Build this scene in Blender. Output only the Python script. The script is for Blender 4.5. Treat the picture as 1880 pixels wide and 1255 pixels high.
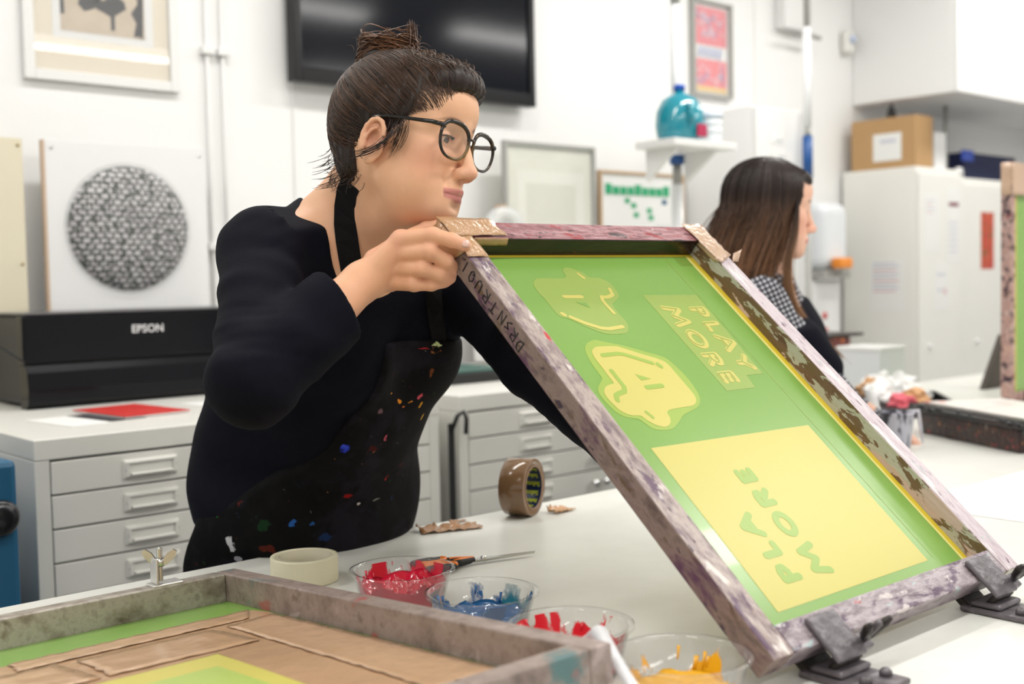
import bpy, bmesh, math, random
import numpy as np
from mathutils import Vector, Matrix, Euler
random.seed(7); np.random.seed(7)
for o in list(bpy.data.objects): bpy.data.objects.remove(o)
SC = bpy.context.scene; COL = SC.collection
# ------------------------------------------------------------------ camera
F = 2137.8; CAM = Vector((0, 0, 1.40))
pitch, roll, yaw = .052784, -.020341, .725127
cp, sp = math.cos(pitch), math.sin(pitch)
fwd = Vector((0, cp, -sp)); rgt = Vector((1, 0, 0)); up = rgt.cross(fwd)
rgt, up = rgt*math.cos(roll)+up*math.sin(roll), up*math.cos(roll)-rgt*math.sin(roll)
Rz = Matrix.Rotation(-yaw, 3, 'Z')
fwd, rgt, up = Rz@fwd, Rz@rgt, Rz@up
cd = bpy.data.cameras.new('camera'); cam = bpy.data.objects.new('camera', cd); COL.objects.link(cam)
cam.matrix_world = Matrix.Translation(CAM) @ Matrix((rgt, up, -fwd)).transposed().to_4x4()
cd.sensor_width = 36; cd.lens = F/1880*36; cd.clip_start = .05
cd.dof.use_dof = True; cd.dof.focus_distance = 1.66; cd.dof.aperture_fstop = 3.2; cd.dof.aperture_blades = 9
SC.camera = cam
def at(px, py, X=None, Y=None, Z=None, d=None):      # point seen at a pixel of the photo on a given plane / at a given depth
    v = rgt*((px-940)/F) - up*((py-627.5)/F) + fwd
    t = d if d is not None else (X-CAM.x)/v.x if X is not None else (Y-CAM.y)/v.y if Y is not None else (Z-CAM.z)/v.z
    return CAM + v*t
# ------------------------------------------------------------------ world, lamps, exposure
SC.view_settings.view_transform = 'Standard'; SC.view_settings.look = 'None'
SC.view_settings.exposure = -0.68; SC.view_settings.gamma = 1.0; SC.view_settings.use_curve_mapping = False
w = bpy.data.worlds.new('world'); SC.world = w; w.use_nodes = True
w.node_tree.nodes['Background'].inputs[0].default_value = (.92, .96, 1, 1)
w.node_tree.nodes['Background'].inputs[1].default_value = .6
CEIL = 3.3
def area(name, loc, sx, sy, power, rot=(0, 0, 0), col=(1, .975, .94)):
    l = bpy.data.lights.new(name, 'AREA'); l.shape = 'RECTANGLE'; l.size = sx; l.size_y = sy; l.energy = power; l.color = col
    o = bpy.data.objects.new(name, l); COL.objects.link(o); o.location = loc; o.rotation_euler = rot; return o
LAMPS = [(x, y) for x in (-.6, 1.6, 3.8, 6.0) for y in (-1.7, .35, 2.4)]
for (x, y) in LAMPS: area('tube_light', (x, y, CEIL-.13), 1.45, .16, 29 if x < 3 else 35)
# ------------------------------------------------------------------ helpers
def srgb(r, g, b):
    f = lambda c: (c/255/12.92 if c/255 <= .04045 else ((c/255+.055)/1.055)**2.4)
    return (f(r), f(g), f(b), 1)
def newmat(name):
    m = bpy.data.materials.new(name); m.use_nodes = True
    return m, m.node_tree, m.node_tree.nodes['Principled BSDF']
def mat(name, col, rough=.5, metal=0, spec=.5, bump=0, bscale=60, vary=0, vscale=4, trans=0, coat=0, sheen=0, alpha=1, emit=0, ior=None, sss=0):
    m, nt, b = newmat(name); n = nt.nodes; L = nt.links
    b.inputs['Base Color'].default_value = col; b.inputs['Roughness'].default_value = rough; b.inputs['Metallic'].default_value = metal
    b.inputs['Specular IOR Level'].default_value = spec; b.inputs['Transmission Weight'].default_value = trans
    b.inputs['Coat Weight'].default_value = coat; b.inputs['Sheen Weight'].default_value = sheen; b.inputs['Alpha'].default_value = alpha
    if ior: b.inputs['IOR'].default_value = ior
    if emit: b.inputs['Emission Color'].default_value = col; b.inputs['Emission Strength'].default_value = emit
    if sss:
        b.inputs['Subsurface Weight'].default_value = sss; b.inputs['Subsurface Radius'].default_value = (.012, .005, .003); b.inputs['Subsurface Scale'].default_value = 1
    if bump or vary:
        tc = n.new('ShaderNodeTexCoord')
    if vary:
        nz = n.new('ShaderNodeTexNoise'); nz.inputs['Scale'].default_value = vscale; nz.inputs['Detail'].default_value = 5
        L.new(tc.outputs['Object'], nz.inputs['Vector'])
        mx = n.new('ShaderNodeMix'); mx.data_type = 'RGBA'
        L.new(nz.outputs['Fac'], mx.inputs[0])
        mx.inputs[6].default_value = tuple(c*(1-vary) for c in col[:3])+(1,); mx.inputs[7].default_value = tuple(min(1, c*(1+vary)) for c in col[:3])+(1,)
        L.new(mx.outputs[2], b.inputs['Base Color'])
    if bump:
        nz = n.new('ShaderNodeTexNoise'); nz.inputs['Scale'].default_value = bscale; nz.inputs['Detail'].default_value = 4
        bp = n.new('ShaderNodeBump'); bp.inputs['Strength'].default_value = bump; bp.inputs['Distance'].default_value = .002
        L.new(tc.outputs['Object'], nz.inputs['Vector']); L.new(nz.outputs['Fac'], bp.inputs['Height']); L.new(bp.outputs[0], b.inputs['Normal'])
    return m
def glassy(name, col=(1, 1, 1, 1), rough=.02, op=.12):
    # thin clear plastic / glass: mostly transparent sheet with a glossy skin
    m, nt, b = newmat(name); n = nt.nodes; L = nt.links
    out = n['Material Output']; tr = n.new('ShaderNodeBsdfTransparent'); tr.inputs[0].default_value = col
    b.inputs['Base Color'].default_value = col; b.inputs['Roughness'].default_value = rough
    gl = n.new('ShaderNodeBsdfGlossy'); gl.inputs['Roughness'].default_value = rough
    fr0 = n.new('ShaderNodeFresnel'); fr0.inputs[0].default_value = 1.45
    ge = n.new('ShaderNodeNewGeometry'); iv = n.new('ShaderNodeMath'); iv.operation = 'SUBTRACT'; iv.inputs[0].default_value = 1; L.new(ge.outputs['Backfacing'], iv.inputs[1])
    fr = n.new('ShaderNodeMath'); fr.operation = 'MULTIPLY'; L.new(fr0.outputs[0], fr.inputs[0]); L.new(iv.outputs[0], fr.inputs[1])
    m1 = n.new('ShaderNodeMixShader'); m1.inputs[0].default_value = op; L.new(tr.outputs[0], m1.inputs[1]); L.new(b.outputs[0], m1.inputs[2])
    m2 = n.new('ShaderNodeMixShader'); L.new(fr.outputs[0], m2.inputs[0]); L.new(m1.outputs[0], m2.inputs[1]); L.new(gl.outputs[0], m2.inputs[2])
    L.new(m2.outputs[0], out.inputs[0]); return m
def paint(name, base, layers, rough=.45, stretch=(1, 1, 1), bump=.5, bscale=40, spots=(), metal=0, spec=.5, coord='Object', fs=1., dth=0.):
    # built-up dried ink: ramp of base colours, then patches where a noise passes a threshold, then single spots
    m, nt, b = newmat(name); n = nt.nodes; L = nt.links
    tc = n.new('ShaderNodeTexCoord'); mp = n.new('ShaderNodeMapping'); mp.inputs['Scale'].default_value = stretch; L.new(tc.outputs[coord], mp.inputs[0])
    nz = n.new('ShaderNodeTexNoise'); nz.inputs['Scale'].default_value = 14*fs; nz.inputs['Detail'].default_value = 8; nz.inputs['Roughness'].default_value = .65
    L.new(mp.outputs[0], nz.inputs['Vector'])
    cr = n.new('ShaderNodeValToRGB'); L.new(nz.outputs['Fac'], cr.inputs[0])
    e = cr.color_ramp.elements; k = len(base)
    for i, c in enumerate(base):
        p = .32+.36*i/max(1, k-1)
        if i < 2: e[i].position = p; e[i].color = c
        else: q = e.new(p); q.color = c
    cur = cr.outputs[0]
    for j, (c, sc, th, soft) in enumerate(layers):
        z = n.new('ShaderNodeTexNoise'); z.noise_dimensions = '4D'; z.inputs['W'].default_value = 3.7*j+1.3; z.inputs['Scale'].default_value = sc*fs
        z.inputs['Detail'].default_value = 6; z.inputs['Roughness'].default_value = .6; z.inputs['Distortion'].default_value = .4
        L.new(mp.outputs[0], z.inputs['Vector'])
        mr = n.new('ShaderNodeMapRange'); mr.inputs[1].default_value = th-dth; mr.inputs[2].default_value = th-dth+soft; L.new(z.outputs['Fac'], mr.inputs[0])
        mx = n.new('ShaderNodeMix'); mx.data_type = 'RGBA'; L.new(mr.outputs[0], mx.inputs[0]); L.new(cur, mx.inputs[6]); mx.inputs[7].default_value = c; cur = mx.outputs[2]
    if spots:
        wz = n.new('ShaderNodeTexNoise'); wz.inputs['Scale'].default_value = 55; wz.inputs['Detail'].default_value = 4; L.new(tc.outputs[coord], wz.inputs['Vector'])
        sb = n.new('ShaderNodeVectorMath'); sb.operation = 'SUBTRACT'; L.new(wz.outputs['Color'], sb.inputs[0]); sb.inputs[1].default_value = (.5, .5, .5)
        ml = n.new('ShaderNodeVectorMath'); ml.operation = 'SCALE'; ml.inputs['Scale'].default_value = .03; L.new(sb.outputs[0], ml.inputs[0])
        ad = n.new('ShaderNodeVectorMath'); ad.operation = 'ADD'; L.new(tc.outputs[coord], ad.inputs[0]); L.new(ml.outputs[0], ad.inputs[1])
        for (p, r, c) in spots:
            rr = r if isinstance(r, tuple) else (r, r, r)
            s1 = n.new('ShaderNodeVectorMath'); s1.operation = 'SUBTRACT'; L.new(ad.outputs[0], s1.inputs[0]); s1.inputs[1].default_value = tuple(p)
            s2 = n.new('ShaderNodeVectorMath'); s2.operation = 'DIVIDE'; L.new(s1.outputs[0], s2.inputs[0]); s2.inputs[1].default_value = rr
            ln = n.new('ShaderNodeVectorMath'); ln.operation = 'LENGTH'; L.new(s2.outputs[0], ln.inputs[0])
            mr = n.new('ShaderNodeMapRange'); mr.inputs[1].default_value = 1; mr.inputs[2].default_value = .8; L.new(ln.outputs['Value'], mr.inputs[0])
            mx = n.new('ShaderNodeMix'); mx.data_type = 'RGBA'; L.new(mr.outputs[0], mx.inputs[0]); L.new(cur, mx.inputs[6]); mx.inputs[7].default_value = c; cur = mx.outputs[2]
    L.new(cur, b.inputs['Base Color']); b.inputs['Roughness'].default_value = rough; b.inputs['Metallic'].default_value = metal; b.inputs['Specular IOR Level'].default_value = spec
    if bump:
        z = n.new('ShaderNodeTexNoise'); z.inputs['Scale'].default_value = bscale; z.inputs['Detail'].default_value = 6; L.new(mp.outputs[0], z.inputs['Vector'])
        bp = n.new('ShaderNodeBump'); bp.inputs['Strength'].default_value = bump; bp.inputs['Distance'].default_value = .003
        L.new(z.outputs['Fac'], bp.inputs['Height']); L.new(bp.outputs[0], b.inputs['Normal'])
    return m
class MB:
    """collects shapes, each shape a block of vertices and faces, and links them as one mesh object"""
    def __init__(s): s.v = []; s.f = []; s.smooth = []
    def add(s, vs, fs, smooth=False):
        k = len(s.v); s.v += [tuple(p) for p in vs]; s.f += [tuple(i+k for i in f) for f in fs]; s.smooth += [smooth]*len(fs); return s
    def box(s, lo, hi, bev=0, M=None, seg=2):
        bm = bmesh.new(); bmesh.ops.create_cube(bm, size=1)
        lo, hi = Vector(lo), Vector(hi); c = (lo+hi)/2; d = hi-lo
        for v in bm.verts: v.co = Vector((v.co.x*d.x, v.co.y*d.y, v.co.z*d.z))+c
        if bev: bmesh.ops.bevel(bm, geom=list(bm.edges), offset=min(bev, .49*min(abs(d.x), abs(d.y), abs(d.z))), segments=seg, profile=.5, affect='EDGES')
        vs = [(M@v.co if M else v.co.copy()) for v in bm.verts]; fs = [[v.index for v in f.verts] for f in bm.faces]
        bm.free(); return s.add(vs, fs, False)
    def lathe(s, prof, c=(0, 0, 0), n=32, M=None, smooth=True, close=False, cap=True):
        c = Vector(c); vs = []; fs = []
        for (r, z) in prof:
            for i in range(n):
                a = 2*math.pi*i/n; p = Vector((r*math.cos(a), r*math.sin(a), z)); vs.append(c+(M@p if M else p))
        m = len(prof)
        for j in range(m if close else m-1):
            for i in range(n):
                a, b2 = j*n+i, j*n+(i+1) % n; jj = ((j+1) % m)*n
                fs.append((a, b2, jj+(i+1) % n, jj+i))
        if not close and cap:
            if prof[0][0] > 1e-6: fs.append(tuple(range(n))[::-1])
            if prof[-1][0] > 1e-6: fs.append(tuple((m-1)*n+i for i in range(n)))
        return s.add(vs, fs, smooth)
    def tube(s, pts, r, n=8, smooth=True, cap=True):
        pts = [Vector(p) for p in pts]; vs = []; fs = []; k = len(pts)
        rs = r if isinstance(r, (list, tuple)) else [r]*k
        t0 = (pts[1]-pts[0]).normalized(); a = t0.orthogonal().normalized()
        for i, p in enumerate(pts):
            t = (pts[min(i+1, k-1)]-pts[max(i-1, 0)]).normalized()
            a = (a-t*a.dot(t)).normalized(); b = t.cross(a)
            for j in range(n):
                g = 2*math.pi*j/n; vs.append(p+(a*math.cos(g)+b*math.sin(g))*rs[i])
        for i in range(k-1):
            for j in range(n): fs.append((i*n+j, i*n+(j+1) % n, (i+1)*n+(j+1) % n, (i+1)*n+j))
        if cap: fs += [tuple(range(n))[::-1], tuple((k-1)*n+j for j in range(n))]
        return s.add(vs, fs, smooth)
    def poly(s, pts): return s.add(pts, [tuple(range(len(pts)))])
    def prism(s, pts2, z0, z1, M=None):
        n = len(pts2); vs = [Vector((x, y, z0)) for x, y in pts2]+[Vector((x, y, z1)) for x, y in pts2]
        if M: vs = [M@v for v in vs]
        fs = [tuple(range(n))[::-1], tuple(range(n, 2*n))]+[(i, (i+1) % n, n+(i+1) % n, n+i) for i in range(n)]
        return s.add(vs, fs)
    def build(s, name, m, parent=None):
        me = bpy.data.meshes.new(name); me.from_pydata([tuple(v) for v in s.v], [], s.f)
        me.polygons.foreach_set('use_smooth', s.smooth); me.materials.append(m); me.update()
        return put(name, me, parent)
def put(name, me, parent=None):
    o = bpy.data.objects.new(name, me); COL.objects.link(o)
    if parent: o.parent = parent
    return o
def tag(o, label=None, cat=None, group=None, kind=None):
    for k, v in (('label', label), ('category', cat), ('group', group), ('kind', kind)):
        if v: o[k] = v
    return o
def thing(name, label, cat, loc=(0, 0, 0), rotz=0, group=None, M=None):
    o = bpy.data.objects.new(name, None); COL.objects.link(o); o.empty_display_size = .05
    if M is not None: o.matrix_world = M
    else: o.location = loc; o.rotation_euler = (0, 0, rotz)
    bpy.context.view_layer.update()
    return tag(o, label, cat, group)
def struct(mb, name, m, parent=None):
    o = mb.build(name, m, parent)
    if not parent: o['kind'] = 'structure'
    return o
def lerp(a, b, t): return a+(b-a)*t

# ------------------------------------------------------------------ setting
m_wall = mat('wall_white_paint', (.87, .868, .86, 1), .55, bump=.15, bscale=90, vary=.02, vscale=1.5)
m_floor = mat('floor_grey_lino', (.30, .30, .29, 1), .4, vary=.1)
m_ceil = mat('ceiling_paint', (.85, .85, .84, 1), .8, vary=.02)
m_trim = mat('trunking_white', (.83, .83, .82, 1), .35, vary=.02)
YW = 3.5
struct(MB().box((-2.6, YW, 0), (8.2, YW+.12, CEIL)), 'wall_back', m_wall)
struct(MB().box((8.0, -4, 0), (8.12, YW, CEIL)), 'wall_right', m_wall)
struct(MB().box((-2.72, -4, 0), (-2.6, YW+.12, CEIL)), 'wall_left', m_wall)
struct(MB().box((-2.6, -4.12, 0), (8.12, -4, CEIL)), 'wall_front', m_wall)
struct(MB().box((-2.72, -4.12, -.1), (8.2, YW+.12, 0)), 'floor', m_floor)
struct(MB().box((-2.72, -4.12, CEIL), (8.2, YW+.12, CEIL+.1)), 'ceiling', m_ceil)
m_tube = mat('tube_diffuser', (1, .98, .95, 1), .5, emit=6)
m_white = mat('white_enamel', (.80, .795, .77, 1), .35, vary=.02)
for (x, y) in LAMPS:
    t = thing('ceiling_light', 'long white fluorescent batten on the ceiling above the studio', 'light', (x, y, CEIL), 0, 'ceiling tube lights')
    MB().box((-.78, -.10, -.06), (.78, .10, 0), .008).build('housing', m_white, t)
    MB().box((-.75, -.07, -.105), (.75, .07, -.0601), .02).build('diffuser', m_tube, t)
# thin paired conduits with saddle clips beside the first picture
for k, dx in enumerate((0, .055)):
    b = MB(); x = 1.80+dx
    b.tube([(x, YW-.012, .1), (x, YW-.012, CEIL)], 0.0065, 10)
    b.build('trim_%d' % (k+1), m_trim)['kind'] = 'structure'
    c = bpy.data.objects['trim_%d' % (k+1)]
    for z in (2.16, 1.53): MB().box((x-.022, YW-.03, z-.012), (x+.022, YW, z+.012), .003).build('saddle_clip', m_trim, c)
# wall board joints between the lining panels
jb = MB()
for x in (2.12, 4.72): jb.box((x-.004, YW-.006, 0), (x+.004, YW, CEIL), .001)
struct(jb, 'trim_3', m_trim)
# ------------------------------------------------------------------ tables
ZT = .955
m_table = paint('table_laminate', [(.73, .73, .68, 1), (.77, .77, .72, 1)], [((.70, .70, .56, 1), 1.2, .60, .2), ((.66, .64, .58, 1), 30, .78, .05)], rough=.3, bump=.03, bscale=15, spec=.4)
m_edge = mat('table_edge_band', (.70, .70, .66, 1), .4)
m_steel_leg = mat('grey_steel_leg', (.35, .36, .37, 1), .4, .6)
def table(label, x0, x1, y0, y1):
    t = thing('print_table', label, 'table', ((x0+x1)/2, (y0+y1)/2, 0), 0, 'white laminate work tables')
    c = Vector(t.location)
    MB().box(Vector((x0, y0, ZT-.03))-c, Vector((x1, y1, ZT))-c, .002).build('tabletop', m_table, t)
    MB().box(Vector((x0+.06, y0+.06, ZT-.1))-c, Vector((x1-.06, y1-.06, ZT-.0305))-c, .003).build('apron_frame', m_steel_leg, t)
    for x in (x0+.08, x1-.08):
        for y in (y0+.08, y1-.08): MB().box(Vector((x-.025, y-.025, 0))-c, Vector((x+.025, y+.025, ZT-.1))-c, .003).build('leg', m_steel_leg, t)
    return t
table('large off-white print table in front of the woman holding the screen', -.75, 2.90, .25, 1.694)
table('white table on the right carrying tissues, tray and upright screen', 2.92, 5.0, .25, 2.42)

# ------------------------------------------------------------------ plan chests
m_cab = mat('cream_enamel', (.76, .75, .70, 1), .35, vary=.015)
m_cab_side = m_cab
m_chrome = mat('bright_chrome', (.8, .8, .8, 1), .15, 1)
m_black = mat('black_plastic', (.012, .012, .014, 1), .22, spec=.5)
m_blackm = mat('black_matt', (.012, .012, .012, 1), .6)
def plan_chest(label, x0, x1, handles, knobs=()):
    y0, y1, zt = 2.45, 3.42, 1.09
    t = thing('plan_chest', label, 'cabinet', (x0, y0, 0), 0, 'cream metal plan chests along the wall')
    W_, D_ = x1-x0, y1-y0
    MB().box((0, -.0, zt-.045), (W_, D_, zt), .003).build('top_panel', m_cab, t)
    b = MB().box((0, .002, .06), (.032, D_, zt-.0452), .002).box((W_-.032, .002, .06), (W_, D_, zt-.0452), .002).box((.0325, D_-.02, .06), (W_-.0325, D_, zt-.0452)).box((.0325, .03, .06), (W_-.0325, D_-.021, .08))
    b.build('carcass', m_cab, t)
    MB().box((.02, .05, 0), (W_-.02, D_-.02, .0595)).build('plinth', m_cab, t)
    n = 13; dz = .0725
    for k in range(n):
        zz = zt-.05-k*dz
        d = MB().box((.034, 0, zz-dz+.004), (W_-.034, .02, zz), .002).box((.04, .0205, zz-dz+.01), (W_-.04, .9, zz-dz+.0125)).build('drawer', m_cab, t)
        for hx in handles:
            h = MB(); a, b2, c, e = hx-.062, hx+.062, zz-.014, zz-.054
            h.box((a, -.006, e), (b2, .0005, c), .002)
            h.box((a+.008, -.011, c-.008), (b2-.008, -.0062, c-.003), .001).box((a+.014, -.016, e+.006), (b2-.014, -.0062, e+.012), .002)
            h.box((a+.004, -.010, e+.004), (a+.012, -.0062, c-.004), .001).box((b2-.012, -.010, e+.004), (b2-.004, -.0062, c-.004), .001)
            h.build('label_handle', m_cab, d)
            s = MB()
            for sx in (a+.006, b2-.006): s.lathe([(0, 0), (.0035, .001), (.0035, .003), (0, .004)], (sx, -.006, (c+e)/2), 10, Matrix.Rotation(math.pi/2, 3, 'X'))
            s.build('screw', m_chrome, d)
        for kx in knobs:
            s = MB()
            s.lathe([(.004, 0), (.004, .012), (.011, .014), (.0125, .02), (.009, .027), (0, .029)], (kx, 0, zz-.034), 14, Matrix.Rotation(math.pi/2, 3, 'X'))
            s.build('knob', m_chrome, d)
    return t
plan_chest('cream plan chest under the black printer, drawers facing the room', .844, 1.905, (.250, .80))
plan_chest('cream plan chest behind the brown tape roll, partly hidden by the raised screen', 1.975, 3.10, (.28,), (.505, .55))
plan_chest('cream plan chest at the right end of the row, mostly behind the raised screen', 3.115, 4.13, (.25,), ())
# strap hanging in the gap
tag(MB().box((-.010, -.012, .45), (.010, -.006, 1.02), .002).tube([(0, -.012, 1.0), (.014, -.02, 1.04), (.028, -.03, 1.05), (.034, -.034, 1.03), (.03, -.034, .99)], .006, 8).build('strap', m_blackm), 'black webbing strap hanging in the gap between the plan chests', 'strap').location = (1.94, 2.452, 0)
tag(MB().box((1.91, 2.6, 0), (1.97, 3.3, 1.0)).build('gap_shade_panel', m_blackm), 'black board stored upright in the gap between two plan chests', 'board')  # no real board: black panel added as the shade inside the gap

# ------------------------------------------------------------------ printer on the first chest
m_prn = mat('printer_gloss_black', (.004, .004, .006, 1), .2, spec=.22, vary=.1)
m_prn2 = mat('printer_side_grey', (.03, .03, .033, 1), .4, spec=.3)
m_logo = mat('silver_logo', (.75, .75, .76, 1), .3, .3)
def textmesh(s, size, off=0, extr=0, bold=0):
    c = bpy.data.curves.new('t', 'FONT'); c.body = s; c.size = size; c.offset = bold; c.extrude = extr; c.resolution_u = 3; c.align_x = 'CENTER'; c.align_y = 'CENTER'
    o = bpy.data.objects.new('t', c); COL.objects.link(o); dg = bpy.context.evaluated_depsgraph_get()
    me = bpy.data.meshes.new_from_object(o.evaluated_get(dg)); bpy.data.objects.remove(o); bpy.data.curves.remove(c); return me
def text(name, s, size, m, M, parent=None, bold=0, extr=0, sx=1):
    me = textmesh(s, size, bold=bold, extr=extr); me.transform(M@Matrix.Diagonal((sx, 1, 1, 1))); me.materials.clear(); me.materials.append(m)
    o = put(name, me, parent); return o
WALLROT = Matrix.Rotation(math.pi/2, 4, 'X')      # text facing -Y
t = thing('printer', 'wide black photo printer on top of the left plan chest', 'printer', (1.045, 3.08, 1.0905))
Wp, Dp, Hp = .68, .305, .25
MB().box((.012, .02, .008), (Wp-.012, Dp, Hp-.004), .012).build('body', m_prn2, t)
MB().box((0, 0, .118), (Wp, .05, Hp-.006), .006).build('upper_front', m_prn, t)
MB().prism([(0, 0), (.018, -.014), (.05, -.018), (.095, -.012), (.113, 0), (.113, .04), (0, .04)], 0, Wp-.006, Matrix(((0, 0, 1, .003), (0, 1, 0, 0), (1, 0, 0, 0), (0, 0, 0, 1)))).build('paper_tray_door', m_prn, t)
MB().box((.004, .0, Hp-.0055), (Wp-.004, Dp-.01, Hp), .002).build('top_lid', mat('printer_lid', (.10, .10, .105, 1), .3), t)
MB().box((.55, -.003, .135), (.672, -.0002, .235), .002).build('control_panel', m_black, t)
b = MB()
for (x, z) in ((.575, .155), (.60, .155), (.60, .19), (.625, .155), (.65, .19)): b.lathe([(0, 0), (.005, 0), (.005, .002), (0, .003)], (x, -.003, z), 12, Matrix.Rotation(math.pi/2, 3, 'X'))
b.build('button', m_logo, t)
text('logo', 'EPSON', .030, m_logo, Matrix.Translation((.338, -.0012, .197))@WALLROT, t, bold=.0006, sx=1.02)
MB().tube([(-.10, .12, .23), (-.06, .05, .18), (-.02, -.004, .14), (.0, -.008, .125)], .003, 8).build('power_cable', m_blackm, t)

# leaflets on the chest
m_paper = mat('white_paper', (.82, .82, .80, 1), .6)
m_red = paint('red_print', [(.62, .03, .03, 1), (.72, .06, .05, 1)], [((.75, .55, .45, 1), 14, .62, .02), ((.12, .12, .18, 1), 18, .68, .02)], rough=.35, bump=0)
def sheet(name, label, c, sx, sy, rz, m, z, cat='leaflet', th=.001, edge=None):
    o = MB().box((-sx/2, -sy/2, 0), (sx/2, sy/2, th)).build(name, m); o.location = (c[0], c[1], z); o.rotation_euler = (0, 0, rz); return tag(o, label, cat)
sheet('paper_sheet', 'large white sheet lying on the chest right of the red booklet', (1.56, 2.80), .34, .24, .1, m_paper, 1.0905, 'paper')
sheet('white_card', 'narrow white card at the front left of the chest top', (1.02, 2.72), .10, .22, .12, m_paper, 1.0905, 'card', .002)
bk = thing('booklet', 'red printed booklet lying on the plan chest before the printer', 'booklet', (1.205, 2.80, 1.0916), .1)
MB().box((-.085, -.13, 0), (.085, .13, .004)).build('pages', m_paper, bk); MB().box((-.087, -.132, .0042), (.087, .132, .006)).build('cover', m_red, bk)
sheet('dark_leaflet', 'dark edged leaflet half under the red booklet', (1.12, 2.75), .10, .20, .12, mat('dark_card', (.05, .05, .06, 1), .4), 1.0936-.003)

# blue machine at the left edge
m_blue = mat('petrol_blue_enamel', (.012, .10, .20, 1), .4, vary=.06)
t = thing('blue_machine', 'petrol blue metal machine cabinet with black round knob at the left edge', 'machine', (.40, 2.30, 0))
MB().box((0, 0, .05), (.36, .5, 1.075), .012).build('body', m_blue, t)
MB().box((.02, .02, 0), (.34, .48, .0495)).build('plinth', m_blackm, t)
MB().lathe([(.034, 0), (.036, .012), (.03, .022), (.012, .026), (0, .026)], (.322, 0, .968), 24, Matrix.Rotation(math.pi/2, 3, 'X')).build('knob', m_black, t)
MB().lathe([(.012, 0), (.012, .04), (0, .042)], (.345, .14, 1.0755), 12).build('spindle', m_blackm, t)
MB().box((.12, .1, 1.0755), (.33, .4, 1.11), .01).build('top_block', m_blackm, t)
tag(MB().box((.79, 2.62, 0), (.838, 3.1, .72), .003).build('brown_board', mat('rust_brown_board', (.09, .035, .018, 1), .6, vary=.2)), 'narrow brown board standing beside the plan chest side', 'board')

# ------------------------------------------------------------------ wall pictures
m_pwhite = mat('picture_frame_white', (.80, .80, .79, 1), .35)
m_mat_card = mat('cream_mount', (.78, .70, .56, 1), .7)
m_glass = glassy('picture_glass')
m_kraft = paint('kraft_print', [(.50, .40, .28, 1), (.60, .49, .36, 1)], [((.35, .27, .19, 1), 22, .64, .03)], rough=.7, bump=0)
m_ink = mat('black_ink', (.012, .012, .018, 1), .5)
def picture(name, label, x0, x1, z0, z1, fw, fm, dep=.022, y=YW-.002, cat='picture', glass=True, tilt=0):
    M = Matrix.Translation((x0, y, z0))@Matrix.Rotation(tilt, 4, 'X'); t = thing(name, label, cat, M=M); W_, H_ = x1-x0, z1-z0
    b = MB().box((0, -dep, 0), (fw, 0, H_), .002).box((W_-fw, -dep, 0), (W_, 0, H_), .002).box((fw+.0002, -dep, 0), (W_-fw-.0002, 0, fw), .002).box((fw+.0002, -dep, H_-fw), (W_-fw-.0002, 0, H_), .002)
    b.build('frame', fm, t)
    if glass: MB().box((fw+.0005, -dep*.62, fw+.0005), (W_-fw-.0005, -dep*.55, H_-fw-.0005)).build('glass', m_glass, t)
    return t, W_, H_
t, W_, H_ = picture('framed_print', 'white framed picture with cream mount and black bird print, top left', 1.219, 1.70, 2.016, 2.62, .030, m_pwhite)
MB().box((.031, -.009, .031), (W_-.031, -.002, H_-.031)).build('mount', m_mat_card, t)
MB().box((.088, -.0105, .13), (.400, -.0092, .52)).build('mount_window', m_pwhite, t)
MB().box((.112, -.0118, .152), (.373, -.0106, .50)).build('print', m_kraft, t)
def blob(b, pts, x, z, y, s=1):
    b.add([(x+px*s, y, z+pz*s) for px, pz in pts], [tuple(range(len(pts)))])
b = MB(); y = -.0121
b.box((.112, -.0122, .20), (.124, -.0119, .50))
blob(b, [(0, 0), (.03, .012), (.05, .045), (.04, .08), (.018, .075), (-.01, .05), (-.02, .02)], .185, .215, y)
blob(b, [(.0, .0), (.012, 0), (.013, .045), (.05, .07), (.045, .09), (.01, .12), (-.02, .085), (-.05, .10), (-.045, .06), (-.02, .05), (0, .04)], .265, .168, y)
blob(b, [(0, 0), (.03, .0), (.035, .15), (.01, .155), (.015, .10), (-.006, .07), (.01, .04)], .336, .158, y)
b.build('bird_shape', m_ink, t)
# disc artwork behind perspex
t = thing('disc_artwork', 'white panel with domed disc of black lettering bands behind the printer', 'artwork', (1.236, 3.40, 1.095))
sc = .96
MB().box((0, .0, .0), (.50, .012, .735), .001).build('backing_panel', mat('art_white', (.82, .82, .82, 1), .35), t)
MB().box((-.008, -.004, 0), (-.0005, .016, .735)).build('wood_edge', mat('wood_edge', (.60, .45, .33, 1), .6), t)
m_disc, nt, bs = newmat('disc_lettering'); n = nt.nodes; L = nt.links
tc = n.new('ShaderNodeTexCoord'); mp = n.new('ShaderNodeMapping'); mp.inputs['Scale'].default_value = (36, 1, 62); mp.inputs['Rotation'].default_value = (0, -.03, 0); L.new(tc.outputs['Object'], mp.inputs[0])
br = n.new('ShaderNodeTexBrick'); br.inputs['Scale'].default_value = 1; br.inputs['Mortar Size'].default_value = .13; br.inputs['Brick Width'].default_value = .9; br.inputs['Row Height'].default_value = 1.02
br.inputs['Color1'].default_value = (.50, .47, .50, 1); br.inputs['Color2'].default_value = (.62, .60, .62, 1); br.inputs['Mortar'].default_value = (.04, .055, .04, 1); br.inputs['Mortar Smooth'].default_value = .2
sx_ = n.new('ShaderNodeSeparateXYZ'); cx_ = n.new('ShaderNodeCombineXYZ'); L.new(mp.outputs[0], sx_.inputs[0]); L.new(sx_.outputs[0], cx_.inputs[0]); L.new(sx_.outputs[2], cx_.inputs[1]); L.new(cx_.outputs[0], br.inputs['Vector'])
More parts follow.
